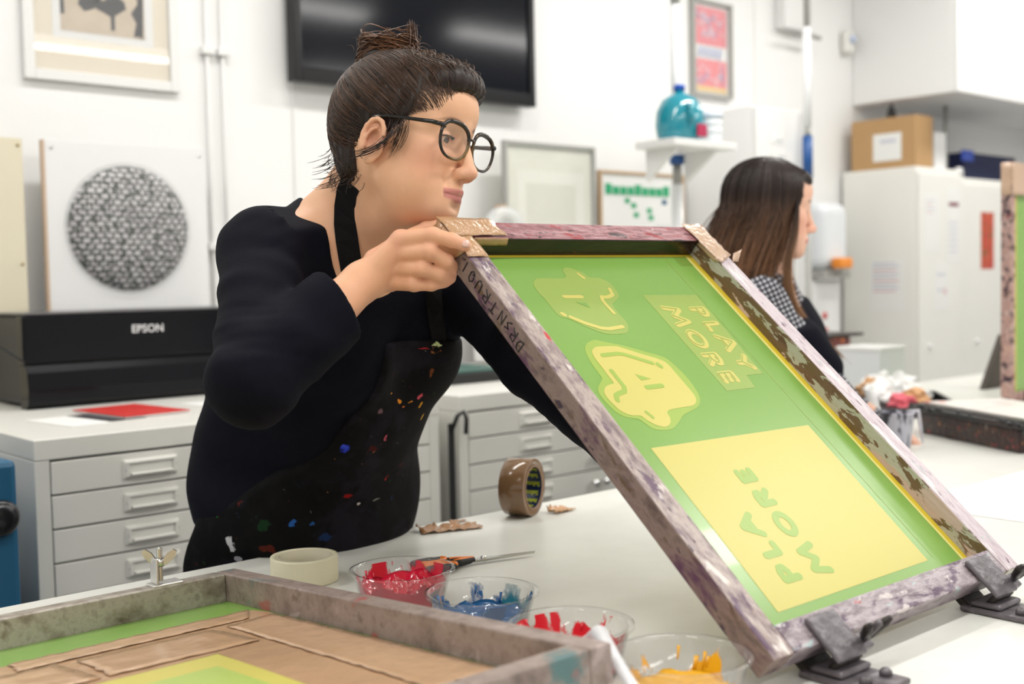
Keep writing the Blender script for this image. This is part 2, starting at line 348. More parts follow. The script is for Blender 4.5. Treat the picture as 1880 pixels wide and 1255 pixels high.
nz = n.new('ShaderNodeTexNoise'); nz.inputs['Scale'].default_value = 1.3; nz.inputs['Detail'].default_value = 6; L.new(mp.outputs[0], nz.inputs['Vector'])
mr = n.new('ShaderNodeMapRange'); mr.inputs[1].default_value = .52; mr.inputs[2].default_value = .57; L.new(nz.outputs['Fac'], mr.inputs[0])
mx = n.new('ShaderNodeMix'); mx.data_type = 'RGBA'; L.new(mr.outputs[0], mx.inputs[0]); L.new(br.outputs['Color'], mx.inputs[6]); mx.inputs[7].default_value = (.05, .06, .05, 1); L.new(mx.outputs[2], bs.inputs['Base Color'])
bs.inputs['Roughness'].default_value = .5
RX = Matrix.Rotation(math.pi/2, 3, 'X')
cz = .485; cxx = .245; R0 = .186
prof = [(R0*math.sin(a), .032*math.cos(a)) for a in [math.pi/2*i/14 for i in range(15)]]
MB().lathe(prof, (0, 0, 0), 72, RX).build('domed_disc', m_disc, t).location = (cxx, -.001, cz)
prof = [(R0*1.06*math.sin(a), .045*math.cos(a)) for a in [math.pi/2*i/16 for i in range(17)]]
MB().lathe(prof, (0, 0, 0), 72, RX).build('clear_dome', glassy('clear_dome_plastic', rough=.03, op=.04), t).location = (cxx, -.0012, cz)
b = MB()
for x in (.02, .48):
    for z in (.02, .715): b.lathe([(0, 0), (.005, 0), (.005, .003), (0, .004)], (x, -.0005, z), 12, RX)
b.build('screw', m_chrome, t)
t = thing('plywood_panel', 'pale plywood panel at the left edge behind the printer', 'panel', (.80, 3.40, 1.095))
MB().box((0, 0, 0), (.375, .018, .735), .002).build('board', mat('pale_ply', (.74, .68, .52, 1), .5, vary=.06, vscale=3), t)
m_brass = mat('brass_screw', (.5, .38, .15, 1), .3, .9)
for z in (.02, .38, .715): MB().lathe([(0, 0), (.004, 0), (.004, .003), (0, .004)], (.362, -.0005, z), 12, RX).build('screw', m_brass, t)

# television
t = thing('television', 'large flat black television mounted on the white wall', 'television', (2.085, 3.42, 2.085))
W_, H_ = 1.10, .66
m_tvf = mat('tv_bezel', (.004, .004, .005, 1), .25, spec=.3)
MB().box((0, 0, 0), (.03, .05, H_), .003).box((W_-.03, 0, 0), (W_, .05, H_), .003).box((.0302, 0, 0), (W_-.0302, .05, .05), .003).box((.0302, 0, H_-.03), (W_-.0302, .05, H_), .003).build('bezel', m_tvf, t)
MB().box((.0305, .010, .0505), (W_-.0305, .02, H_-.0305)).build('screen', mat('tv_screen', (.003, .004, .008, 1), .10, spec=.28), t)
MB().box((.2, .051, .1), (.9, .078, .5), .01).build('wall_mount', m_blackm, t)

# leaning grey frame, notice board, round dial
m_grey_frame = mat('grey_frame', (.36, .36, .34, 1), .45)
t, W_, H_ = picture('grey_framed_print', 'thin grey frame with pale cream print leaning behind the raised screen', 2.975, 3.475, 1.10, 1.94, .016, m_grey_frame, y=3.40)
MB().box((.017, -.009, .017), (W_-.017, -.002, H_-.017)).build('mount', mat('pale_green_card', (.70, .70, .60, 1), .7), t)
MB().box((.07, -.0105, .09), (W_-.06, -.0092, H_-.11)).build('inner_mount', mat('cream_card', (.76, .76, .68, 1), .7), t)
MB().box((.12, -.0118, .15), (W_-.11, -.0106, H_-.16)).build('print', mat('faint_print', (.64, .64, .55, 1), .7, vary=.06, vscale=30), t)
t = thing('notice_board', 'white notice board in wood frame with green strip of cards', 'board', (3.53, 3.42, 1.10))
m_wood = mat('light_wood', (.52, .36, .22, 1), .5, vary=.15, vscale=8)
W_, H_ = .545, .755
MB().box((0, -.012, 0), (.014, .01, H_), .002).box((W_-.014, -.012, 0), (W_, .01, H_), .002).box((.0142, -.012, H_-.012), (W_-.0142, .01, H_), .002).box((.0142, -.012, 0), (W_-.0142, .01, .012), .002).build('frame', m_wood, t)
MB().box((.0145, -.002, .0125), (W_-.0145, .006, H_-.0125)).build('board', m_pwhite, t)
m_green = mat('green_card', (.02, .36, .16, 1), .5)
for k in range(9): MB().box((.04+.046*k, -.005, .655), (.078+.046*k, -.0022, .70 if k % 4 == 0 else .69)).build('card', m_green, t)
for (x, z) in ((.20, .60), (.215, .56), (.30, .58), (.31, .55), (.16, .62), (.40, .62)): MB().box((x, -.004, z), (x+.03, -.0022, z+.022)).build('tag', m_green if x != .40 else m_blue, t)
for (x, z, a, b2) in ((.19, .28, .11, .15), (.33, .26, .12, .12), (.36, .42, .10, .11)): MB().box((x, -.004, z), (x+a, -.0022, z+b2)).build('notice', mat('notice_grey', (.66, .68, .70, 1), .6), t)
MB().lathe([(0, 0), (.022, .0), (.024, .02), (0, .03)], (.15, -.003, .36), 16, RX).build('magnet', m_blackm, t)
MB().lathe([(0, 0), (.02, .0), (.02, .012), (0, .016)], (.50, -.003, .655), 16, RX).build('blue_pin', mat('blue_plastic', (.02, .06, .45, 1), .3), t)
t = thing('tape_dispenser', 'round clear plastic dispenser with orange label behind the woman’s chin', 'dispenser', (2.905, 3.33, 1.58))
MB().lathe([(.045, 0), (.095, 0), (.10, .02), (.095, .04), (.045, .04)], (0, 0, .0), 32, RX, close=True).build('clear_ring', mat('frosted_plastic', (.8, .82, .82, 1), .15, alpha=.6), t)
MB().lathe([(0, 0), (.043, 0), (.043, .03), (0, .03)], (0, 0, 0), 24, RX).build('hub', m_pwhite, t)
MB().box((.035, -.043, -.09), (.065, -.0405, -.02)).build('orange_label', mat('orange_label', (.85, .30, .10, 1), .5), t)
MB().box((-.12, -.06, -.48), (.12, .03, -.101), .004).build('stand', m_pwhite, t)
tag(MB().box((3.02, 3.33, 1.091), (3.05, 3.37, 1.69), .002).build('wooden_batten', m_wood), 'short wooden batten standing beside the grey frame', 'batten').location = (-.09, .022, 0)

# small shelf with teal bottle and tub
t = thing('wall_shelf', 'small white shelf on the pole holding the teal bottle', 'shelf', (3.376, 3.07, 1.895))
MB().box((0, -.20, 0), (.378, 0, .028), .003).build('board', m_pwhite, t)
for x in (.06, .29): MB().prism([(-.002, -.0), (-.16, -.0), (-.002, -.12)], 0, .02, Matrix(((0, 0, 1, x), (1, 0, 0, 0), (0, 1, 0, -.0005), (0, 0, 0, 1)))).build('bracket', m_pwhite, t)
t = thing('teal_flagon', 'rounded teal plastic flagon with blue cap on the wall shelf', 'bottle', (3.525, 2.970, 1.9235))
m_teal = mat('teal_liquid_plastic', (.01, .27, .36, 1), .12, coat=.5, spec=.6)
MB().lathe([(.0, 0), (.072, .0), (.088, .018), (.096, .06), (.092, .115), (.070, .160), (.036, .182), (.020, .187), (.020, .197), (0, .197)], n=32).build('body', m_teal, t)
MB().lathe([(.023, .1972), (.023, .215), (.020, .22), (0, .22)], n=16).build('cap', mat('cap_blue', (.02, .10, .50, 1), .3), t)
MB().tube([(-.035, -.07, .13), (-.048, -.095, .13), (-.052, -.10, .10), (-.045, -.098, .06)], .010, 10).build('handle', m_teal, t)
MB().box((-.012, -.100, .012), (.045, -.094, .06), .002).build('label', mat('crimson_label', (.45, .02, .08, 1), .5), t)
t = thing('white_tub', 'white ribbed plastic tub beside the teal flagon on the shelf', 'tub', (3.675, 2.945, 1.9235))
MB().lathe([(0, 0), (.047, 0), (.051, .027), (.048, .03), (.051, .033), (.052, .06), (.049, .063), (.052, .066), (.051, .095), (0, .095)], n=24).build('body', mat('tub_white', (.80, .83, .86, 1), .3), t)
MB().lathe([(.054, .0952), (.054, .118), (.044, .122), (0, .124)], n=24).build('lid', mat('tub_lid', (.66, .72, .80, 1), .3), t)

# vertical service poles with blue collars
m_pole = mat('gloss_white_pole', (.85, .86, .87, 1), .12, spec=.7)
m_poleblue = mat('pole_blue', (.01, .08, .28, 1), .35)
def pole(label, x, y, segs, r=.022):
    t = thing('service_pole', label, 'pole', (x, y, 0))
    for (z0, z1, kind) in segs:
        if kind == 'w': MB().lathe([(r, z0), (r, z1)], n=20).build('tube', m_pole, t)
        elif kind == 'b': MB().lathe([(r*1.25, z0+.0005), (r*1.25, z1-.0005)], n=20).build('blue_collar', m_poleblue, t)
        else:
            MB().lathe([(r*.8, z0+.0005), (r*.8, z1-.0005)], n=20).build('joint', m_grey_frame, t)
    return t
pole('tall glossy white service pole left of the red poster', 3.66, 3.10, ((1.0905, 1.775, 'w'), (1.775, 1.855, 'j'), (1.855, 1.894, 'b'), (1.924, 2.49, 'w'), (2.49, CEIL, 'j')), .024)
pole('white service pole behind the long haired woman', 4.50, 3.05, ((0, 1.83, 'j'), (1.83, 2.02, 'b'), (2.02, 2.06, 'j'), (2.06, 2.50, 'w'), (2.50, CEIL, 'j')), .018)

# red pink poster
t, W_, H_ = picture('red_poster', 'small framed poster of red and pink hand lettering on the far wall', 4.225, 4.515, 2.235, 2.68, .016, m_grey_frame, dep=.03)
MB().box((.017, -.01, .017), (W_-.017, -.002, H_-.017)).build('paper', m_pwhite, t)
MB().box((.03, -.0115, .21+.03), (W_-.03, -.0102, H_-.03)).build('red_block', mat('pinkish_red', (.75, .08, .12, 1), .4), t)
MB().box((.03, -.0115, .03), (W_-.03, -.0102, .175)).build('red_block', mat('pinkish_red2', (.78, .10, .13, 1), .4), t)
MB().box((.03, -.0118, .025), (W_-.03, -.0116, .05)).build('yellow_strip', mat('mustard_ink', (.75, .50, .12, 1), .5), t)
b = MB(); c = MB()
rr = random.Random(4)
for k in range(46):
    x = rr.uniform(.045, W_-.05); z = rr.choice([rr.uniform(.27, H_-.06), rr.uniform(.06, .16)]); r = rr.uniform(.008, .018)
    tgt = b if k % 3 else c
    a0 = rr.uniform(0, 6.28); pts = [(x+r*math.cos(a0+i*.7), -.0122, z+r*1.3*math.sin(a0+i*.7)) for i in range(6)]
    tgt.tube(pts, .0028, 5)
for k in range(5): c.tube([(.06+.035*k, -.0122, .185), (.07+.035*k, -.0122, .228)], .006, 5)
b.build('lettering', mat('pale_pink_ink', (.80, .62, .72, 1), .5), t); c.build('blue_lettering', mat('blue_ink', (.16, .25, .58, 1), .5), t)

# tall white cabinet in the middle of the wall
m_fr = mat('tall_cabinet_white', (.85, .85, .845, 1), .4)
t = thing('tall_cabinet', 'tall white cabinet with papers on its door behind the long haired woman', 'cabinet', (4.187, 3.12, 0))
MB().box((0, 0, .0), (.40, .37, 2.14), .004).build('body', m_fr, t)
MB().box((.002, -.022, .05), (.398, -.001, 2.135), .004).build('door', m_pwhite, t)
for (x, z, a, b2) in ((.10, 1.98, .09, .05), (.12, 1.90, .16, .05), (.05, 1.70, .13, .17), (.24, 1.72, .10, .14)): MB().box((x, -.0245, z), (x+a, -.0225, z+b2)).build('notice', m_paper, t)
for (x, z) in ((.13, 1.99), (.15, 1.92), (.07, 1.78), (.07, 1.82), (.26, 1.80)): MB().box((x, -.0252, z), (x+.06, -.0247, z+.008)).build('text_line', mat('grey_print', (.45, .47, .5, 1), .6), t)
MB().box((-.003, .03, 1.45), (-.0005, .2, 1.75)).build('side_list', m_paper, t)
b = MB()
for k in range(14): b.box((-.0038, .05+.01*(k % 3), 1.47+.019*k), (-.0031, .17-.012*(k % 4), 1.474+.019*k))
b.build('text_line', mat('pale_print', (.55, .57, .62, 1), .6), t)
# sensor, meter box, pipe
t = thing('alarm_sensor', 'small white motion sensor high on the wall', 'sensor', (5.50, YW-.002, 2.56))
MB().box((-.04, -.05, 0), (.04, 0, .125), .02, seg=4).build('body', mat('sensor_cream', (.78, .77, .73, 1), .4), t)
MB().lathe([(0, .026), (.018, .02), (.024, 0)], (0, -.048, .075), 20, RX).build('lens', mat('sensor_lens', (.55, .62, .80, 1), .2), t)
t = thing('junction_box', 'white junction box with a dark pipe at the top of the wall', 'box', (4.93, YW-.002, 2.62))
MB().box((-.04, -.06, 0), (.20, 0, .26), .006).build('box', m_pwhite, t)
MB().tube([(-.0, -.09, -.03), (.10, -.09, -.02), (.19, -.09, -.03), (.21, -.09, -.03)], .012, 8).build('pipe', m_grey_frame, t)
# towel dispenser
t = thing('towel_dispenser', 'white rounded towel dispenser behind the long haired woman’s face', 'dispenser', (5.02, 3.30, 1.42))
MB().box((-.02, 0, 0), (.22, .19, .34), .06, seg=5).build('housing', mat('dispenser_white', (.76, .79, .82, 1), .3), t)
MB().box((-.02, .0, -.04), (.22, .19, -.002), .004).build('ledge', m_grey_frame, t)
tag(MB().box((0, 0, 0), (.11, .06, .055), .012).build('orange_box', mat('orange_plastic', (.85, .28, .03, 1), .35)), 'small orange box under the towel dispenser', 'box').location = (5.055, 3.235, 1.425)
b = thing('wall_bin', 'slim white wall unit with red marks below the dispenser', 'unit', (5.02, 3.36, .35))
MB().box((-.02, 0, 0), (.22, .13, 1.02), .01).build('body', m_fr, b)
MB().box((.05, -.003, .74), (.10, -.0005, .78)).build('red_mark', m_red, b); MB().lathe([(0, 0), (.018, 0), (.018, .004), (0, .004)], (.075, -.001, .84), 16, RX).build('red_mark', m_red, b)

# steel lockers at the right with things taped to them
m_lock = mat('locker_cream', (.82, .81, .765, 1), .4, vary=.02)
def locker(label, x0, x1, y0, h):
    t = thing('steel_locker', label, 'cabinet', (x0, y0, 0), 0, 'cream steel lockers')
    W_ = x1-x0
    MB().box((0, .018, .0), (W_, YW-.02-y0, h), .006).build('body', m_lock, t)
    d = MB().box((.006, 0, .06), (W_-.006, .0175, h-.03), .005).build('door', m_lock, t)
    MB().lathe([(0, 0), (.012, 0), (.012, .012), (.006, .016), (0, .016)], (W_*.22, 0, 1.02), 16, RX).build('lock', m_fr, d)
    return t
locker('cream steel locker with the cardboard box on top', 5.452, 5.90, 3.04, 1.935)
locker('cream steel locker with small red picture on its door', 5.903, 6.75, 3.06, 1.90)
def taped(name, label, x, z, w_, h_, m, y, marks=(), cat='notice', side=False):
    t = thing(name, label, cat, (x, y, z), -math.pi/2 if side else 0)
    MB().box((0, -.0015, 0), (w_, -.0003, h_)).build('sheet', m, t)
    for (a, c, a2, c2, mm) in marks: MB().box((a, -.0024, c), (a2, -.0017, c2)).build('print_line', mm, t)
    return t
m_pl = mat('pink_print', (.72, .50, .52, 1), .6); m_gl = mat('lilac_print', (.60, .60, .68, 1), .6); m_mar = mat('maroon_print', (.20, .03, .05, 1), .5)
taped('notice_sheet', 'upper left notice with list on the first locker door', 5.50, 1.50, .15, .30, m_paper, 3.04, [(.02, .20+.02*k, .08+.03*(k % 2), .205+.02*k, m_gl if k % 2 else m_pl) for k in range(4)])
taped('notice_sheet', 'notice with maroon heading at the right edge of the first locker door', 5.73, 1.44, .14, .40, m_paper, 3.04, [(.02, .30, .12, .32, m_mar)]+[(.02, .06+.03*k, .11, .067+.03*k, m_gl) for k in range(6)])
taped('notice_sheet', 'lower notice with pink dot on the first locker door', 5.60, 1.20, .15, .24, m_paper, 3.04, [(.03, .18, .11, .19, m_gl), (.03, .10, .08, .11, m_gl), (.095, .08, .12, .115, m_pl)])
taped('notice_sheet', 'lilac and red printed sheet on the locker’s left side panel', 5.452, 1.20, .20, .27, m_paper, 3.32, [(.02, .10+.018*k, .15+.02*(k % 2), .108+.018*k, m_gl if k % 3 else m_pl) for k in range(9)], side=True)
m_art = paint('orange_red_painting', [(.42, .03, .02, 1), (.55, .08, .03, 1), (.50, .03, .04, 1)], [((.10, .12, .02, 1), 16, .56, .05), ((.80, .55, .40, 1), 20, .62, .04), ((.60, .04, .15, 1), 12, .6, .05)], rough=.5, bump=0)
taped('small_painting', 'narrow orange and red picture on the second locker door', 6.14, 1.41, .145, .31, m_art, 3.06, cat='picture')
# cardboard box and paper block on the lockers
m_card = mat('brown_cardboard', (.48, .29, .13, 1), .7, vary=.08, vscale=6)
t = thing('cardboard_box', 'brown cardboard box with white label on top of the locker', 'box', (5.475, 3.07, 1.9365))
MB().box((0, 0, 0), (.17, .37, .26), .003).build('carton', m_card, t)
MB().box((-.002, .08, .04), (-.0004, .24, .18)).build('label', m_paper, t); MB().box((-.0028, .11, .13), (-.0022, .20, .15)).build('label_text', m_gl, t)
MB().box((.07, 0, .2605), (.11, .37, .2615)).build('packing_tape', mat('pale_tape', (.62, .46, .32, 1), .3), t)
t = thing('bulldog_clip', 'small black object on top of the cardboard box', 'clip', (5.50, 3.22, 2.1985))
MB().box((-.02, -.02, 0), (.02, .02, .03), .008).tube([(-.02, 0, .03), (0, 0, .065), (.02, 0, .03)], .008, 8).build('clip', m_blackm, t)
tag(MB().box((0, 0, 0), (.12, .25, .19), .006).build('white_carton', mat('carton_white', (.80, .80, .80, 1), .5)), 'plain white carton beside the cardboard box on the locker', 'box').location = (5.70, 3.09, 1.9365)
# overhead cupboard
t = thing('wall_cupboard', 'large white overhead cupboard at the top right', 'cupboard', (5.584, 2.905, 2.30))
MB().box((0, .02, 0), (2.2, YW-2.905-.002, .97), .004).build('carcass', m_fr, t)
for x in (.002, .752, 1.502): MB().box((x, 0, .0), (x+.692+.05, .0195, .965), .003).build('door', m_pwhite, t)
# shelf with navy crate right of the cupboard
t = thing('navy_crate', 'dark navy fabric crate above the second locker', 'crate', (6.10, 3.14, 1.901))
MB().box((0, 0, 0), (.62, .30, .15), .01).build('bin', mat('navy_fabric', (.006, .012, .06, 1), .7), t)
MB().box((-.03, -.01, .10), (.10, -.0005, .16), .008).build('blue_corner', mat('royal_blue', (.01, .06, .45, 1), .4), t)
tag(MB().tube([(0, 0, 0), (0, 0, .398)], .012, 10).build('hanging_rod', m_grey_frame), 'thin grey rod between cupboard and locker', 'rod').location = (6.02, 3.2, 1.901)
t = thing('glass_jars', 'cluster of small clear jars catching light on the locker', 'jar', (6.02, 3.10, 1.9012))
for k, (x, y) in enumerate(((0, 0), (.045, .01))): MB().lathe([(0, 0), (.018, 0), (.02, .02), (.018, .05), (.012, .055), (0, .055)], (x-.06, y, 0), 16).build('jar', m_chrome, t)
# ------------------------------------------------------------------ screens
def C(*a): return srgb(*a)
m_bar_left = paint('ink_caked_bar_left', [C(104,84,86), C(146,128,126), C(182,166,158), C(124,102,112)], [(C(92,64,88), 9, .56, .08), (C(222,212,206), 12, .62, .05), (C(196,60,60), 16, .70, .03), (C(80,130,110), 14, .71, .03), (C(214,120,70), 18, .73, .03), (C(60,40,62), 22, .66, .04)], rough=.35, stretch=(2, .7, 2), bump=.8, bscale=35, fs=2.3, dth=.03)
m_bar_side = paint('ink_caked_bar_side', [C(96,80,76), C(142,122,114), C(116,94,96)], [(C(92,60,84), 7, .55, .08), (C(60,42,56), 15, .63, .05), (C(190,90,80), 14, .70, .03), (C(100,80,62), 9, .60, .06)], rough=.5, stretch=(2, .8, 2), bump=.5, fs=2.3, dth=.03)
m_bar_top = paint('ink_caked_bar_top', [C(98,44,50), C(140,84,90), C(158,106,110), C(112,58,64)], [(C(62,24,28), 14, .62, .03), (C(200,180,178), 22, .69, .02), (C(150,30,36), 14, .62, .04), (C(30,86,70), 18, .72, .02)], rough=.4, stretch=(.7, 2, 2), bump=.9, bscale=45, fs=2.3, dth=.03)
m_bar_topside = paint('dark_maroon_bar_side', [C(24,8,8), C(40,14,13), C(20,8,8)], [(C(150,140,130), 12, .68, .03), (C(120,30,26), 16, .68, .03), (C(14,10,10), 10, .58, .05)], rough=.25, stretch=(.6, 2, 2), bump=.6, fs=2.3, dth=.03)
m_bar_right = paint('ink_caked_bar_right', [C(170,152,160), C(190,174,180), C(204,192,196), C(160,138,150)], [(C(150,176,176), 14, .64, .04), (C(190,90,100), 16, .70, .03), (C(110,80,100), 20, .66, .03), (C(222,214,214), 9, .60, .06)], rough=.4, stretch=(2.4, .6, 2), bump=.7, bscale=40, fs=2.3, dth=.03)
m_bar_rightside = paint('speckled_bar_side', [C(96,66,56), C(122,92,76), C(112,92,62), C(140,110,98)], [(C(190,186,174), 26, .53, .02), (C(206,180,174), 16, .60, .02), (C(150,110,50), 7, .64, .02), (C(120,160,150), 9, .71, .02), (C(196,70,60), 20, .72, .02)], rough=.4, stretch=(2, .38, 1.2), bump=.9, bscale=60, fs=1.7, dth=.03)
m_bar_bot = paint('ink_caked_bar_bottom', [C(112,96,104), C(146,132,138), C(174,162,166), C(120,104,118)], [(C(84,58,84), 10, .57, .07), (C(170,190,190), 12, .64, .05), (C(180,100,104), 16, .69, .03), (C(206,196,194), 14, .63, .04)], rough=.35, stretch=(.8, 2, 2), bump=.9, bscale=38, fs=2.3, dth=.03)
m_green_mesh = mat('green_emulsion', C(128,170,78), .26, vary=.08, vscale=3, coat=.15)
m_open = mat('yellow_open_mesh', C(232,220,128), .45, vary=.03, vscale=20)
m_ltgreen = mat('light_green_film', C(150,174,82), .32, vary=.03)
m_yel = mat('pale_yellow_stencil', C(204,194,100), .38, vary=.03, vscale=6)
m_yborder = mat('yellow_mesh_border', C(222,196,52), .5)
m_halo = mat('yellow_green_halo', C(156,182,74), .32)
def smooth_closed(pts, k=5):
    n = len(pts); out = []
    for i in range(n):
        p0, p1, p2, p3 = [Vector(pts[(i+j-1) % n]) for j in range(4)]
        for j in range(k):
            t = j/k; out.append(.5*((2*p1)+(p2-p0)*t+(2*p0-5*p1+4*p2-p3)*t*t+(-p0+3*p1-3*p2+p3)*t**3))
    return [(p.x, p.y) for p in out]
def flat(name, pts, z, m, parent, mm=.001, smooth=False, th=.0002):
    pts = [(x*mm, y*mm) for x, y in pts]
    if smooth: pts = smooth_closed(pts)
    a = sum(pts[i][0]*pts[(i+1) % len(pts)][1]-pts[(i+1) % len(pts)][0]*pts[i][1] for i in range(len(pts)))
    if a < 0: pts = pts[::-1]
    return MB().prism(pts, z, z+th).build(name, m, parent)
def strokes(name, lines, wd, z, m, parent, mm=.001, th=.0002):
    # rounded pen strokes as thin prisms
    b = MB(); e = 0
    for ln in lines:
        ln = [Vector(p)*mm for p in ln]; r = wd*mm/2
        for i in range(len(ln)-1):
            d = (ln[i+1]-ln[i]); d = d.normalized() if d.length else Vector((1, 0)); nrm = Vector((-d.y, d.x)); a0 = math.atan2(nrm.y, nrm.x); pts = []
            for j in range(9): g = a0+math.pi*j/8; pts.append((ln[i].x+r*math.cos(g), ln[i].y+r*math.sin(g)))
            for j in range(9): g = a0+math.pi+math.pi*j/8; pts.append((ln[i+1].x+r*math.cos(g), ln[i+1].y+r*math.sin(g)))
            b.prism(pts, z+e, z+th+e); e += .000004
    return b.build(name, m, parent)
def screen(name, label, M, W_, H_, bw, th, mats, meshz, mmesh, sides=None, group=None):
    t = thing(name, label, 'screen', M=M, group=group)
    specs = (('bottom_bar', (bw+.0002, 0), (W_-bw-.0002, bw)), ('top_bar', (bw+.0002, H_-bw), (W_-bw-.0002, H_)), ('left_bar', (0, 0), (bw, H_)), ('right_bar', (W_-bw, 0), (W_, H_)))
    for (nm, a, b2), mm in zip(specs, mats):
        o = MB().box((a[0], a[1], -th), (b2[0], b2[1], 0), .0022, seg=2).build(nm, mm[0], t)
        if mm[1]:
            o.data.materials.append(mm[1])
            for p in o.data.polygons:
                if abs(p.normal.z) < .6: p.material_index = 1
    MB().box((bw*.9, bw*.9, meshz-.0004), (W_-bw*.9, H_-bw*.9, meshz)).build('stretched_mesh', mmesh, t)
    return t
BL = Vector((.997, .720, .997)); th_ = .72656; Tv = Vector((1, 0, 0)); Uv = Vector((0, math.cos(th_), math.sin(th_))); Nv = Vector((0, -math.sin(th_), math.cos(th_)))
M1 = Matrix.Translation(BL) @ Matrix((Tv, Uv, Nv)).transposed().to_4x4()
W1, H1 = .5598, .7331
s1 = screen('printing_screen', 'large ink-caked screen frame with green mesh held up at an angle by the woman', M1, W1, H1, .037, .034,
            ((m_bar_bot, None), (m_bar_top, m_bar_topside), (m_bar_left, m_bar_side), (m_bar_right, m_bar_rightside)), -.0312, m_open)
Z = -.0311
flat('green_coating', [(46, 30), (508, 30), (505, 691), (44, 691)], Z, m_green_mesh, s1)
flat('yellow_margin', [(514, 36), (522.5, 36), (522.5, 696), (30, 696), (30, 691.5), (512, 691.5)], Z, m_yborder, s1)
flat('light_green_panel', [(324, 602), (447, 598), (438.5, 420), (399, 420), (394.5, 395), (328, 395)], Z+.0003, m_ltgreen, s1)
flat('yellow_rectangle', [(100, 318), (437, 313), (435, 62), (98, 61)], Z+.0003, m_yel, s1)
flat('light_green_patch', [(474, 691), (505, 691), (505, 668), (474, 668)], Z+.0003, mat('olive_film', C(118,150,60), .35), s1)
flat('film_edge', [(449, 691), (450.2, 691), (452, 64), (450.6, 64)], Z+.0003, m_ltgreen, s1)
# upper cup doodle
flat('doodle_shape', [(120.4,631.7),(130.9,642.1),(142.5,644.8),(191.6,644.4),(198.5,659.1),(208,666.5),(219.3,665.6),(235,656.7),(243,645),(262.4,642.2),(275.1,631.3),(276.1,612.5),(269.3,599.7),(254,590),(243,583),(241.1,562.8),(242.2,545),(234.5,531.4),(221.2,523.6),(186.1,524.2),(160.4,537.8),(136.9,557.9),(122.1,565),(119.8,582),(120.1,599.9),(117.4,614.1)], Z+.0003, m_ltgreen, s1, smooth=True)
strokes('doodle_line', [[(160,603.8),(194,602.5)]], 7, Z+.0006, m_yel, s1)
strokes('doodle_line', [[(225.4,653),(229.7,643)]], 5.5, Z+.0006, m_yel, s1)
strokes('doodle_line', [[(264,617),(260.5,604.9),(250,600.5),(241.9,599.7),(234.2,600.9),(230.5,594),(229.8,586.7),(231.4,565.8)]], 6.5, Z+.0006, m_yel, s1)
strokes('doodle_dot', [[(131,568.7),(133,566.7)]], 8, Z+.0006, m_yel, s1)
strokes('doodle_line', [[(141.4,561.8),(160,548),(182.4,536.4),(197.6,534),(226.8,536.8)]], 7, Z+.0006, m_yel, s1)
flat('doodle_nose', [(173.6, 591.6), (192, 589.4), (193.7, 578.6)], Z+.0006, m_green_mesh, s1)
# lower cup doodle
flat('doodle_halo', [(123.1,501.2),(134.8,509.8),(151.5,513.8),(168.4,509),(196.1,499.9),(227.5,485.9),(256,471.9),(265.9,457.7),(270.8,425.5),(266.6,398.2),(258,383.9),(244,373.8),(219.4,367),(202.8,362.5),(184.4,352),(164.7,343.6),(146.9,342.9),(130.6,347.5),(123.3,358.7),(117.2,367.3),(98.7,372.8),(89.4,383.4),(84.7,399.6),(84.4,415.5),(90.7,427.6),(109.3,441.9),(111.2,451.6),(112.2,469.9),(116.3,488)], Z+.0003, m_halo, s1, smooth=True)
flat('doodle_shape', [(129.5,492.1),(137.7,498.3),(148.2,500.9),(181.4,499.3),(192,494.9),(219.2,480.3),(244.8,467.5),(254.1,457),(255.4,437.5),(255.9,413.2),(255.5,394.4),(250.4,384.8),(240.8,378.4),(229.8,376.4),(183,374.2),(175.1,361.3),(169.6,354),(160.7,348.9),(151.2,347.8),(139,353.4),(130.5,363.2),(125.4,371.4),(110,374.5),(98,383.8),(93.6,398.6),(92.5,411.4),(96.5,420.6),(105.4,427.7),(116,430.6),(123.9,432.3),(124.5,445.4),(125.3,465.3),(125.5,480.5)], Z+.0006, m_yel, s1, smooth=True)
strokes('doodle_line', [[(143.4,484.1),(175.1,484.9),(185.2,482.3),(225.6,461.3)]], 7, Z+.0009, m_halo, s1)
strokes('doodle_dot', [[(234.5,457.9),(236.6,453.4)]], 8, Z+.0009, m_halo, s1)
flat('doodle_nose', [(176.1, 444), (177.9, 431.4), (197.9, 433)], Z+.0009, m_halo, s1)
strokes('doodle_line', [[(177.3,418.2),(208.3,418.3)]], 8, Z+.0009, m_halo, s1)
strokes('doodle_line', [[(140.6,376.1),(144.8,366)]], 5.5, Z+.0009, m_halo, s1)
strokes('doodle_line', [[(137.3,454.1),(137.2,442.4),(137.3,424),(131.6,415.8),(119.8,413.7),(110.8,410.6),(106.5,402)]], 7.5, Z+.0009, m_halo, s1)
# lettering, drawn in a unit box (x along reading, y up)
GL = {'P': [[(.1, 0), (.1, 1), (.6, 1), (.9, .86), (.9, .62), (.6, .48), (.1, .48)]], 'L': [[(.1, 1), (.1, .02), (.9, .02)]], 'A': [[(0, 0), (.48, 1), (.52, 1), (1, 0)], [(.22, .36), (.78, .36)]],
      'Y': [[(0, 1), (.5, .5), (1, 1)], [(.5, .5), (.5, 0)]], 'M': [[(0, 0), (.16, 1), (.5, .3), (.84, 1), (1, 0)]],
      'O': [[(.5+.5*math.cos(a*math.pi/8), .5+.5*math.sin(a*math.pi/8)) for a in range(17)]],
      'R': [[(.1, 0), (.1, 1), (.6, 1), (.9, .86), (.9, .66), (.6, .52), (.1, .52)], [(.5, .5), (.95, 0)]], 'E': [[(.9, 1), (.1, 1), (.1, 0), (.9, 0)], [(.1, .5), (.8, .5)]]}
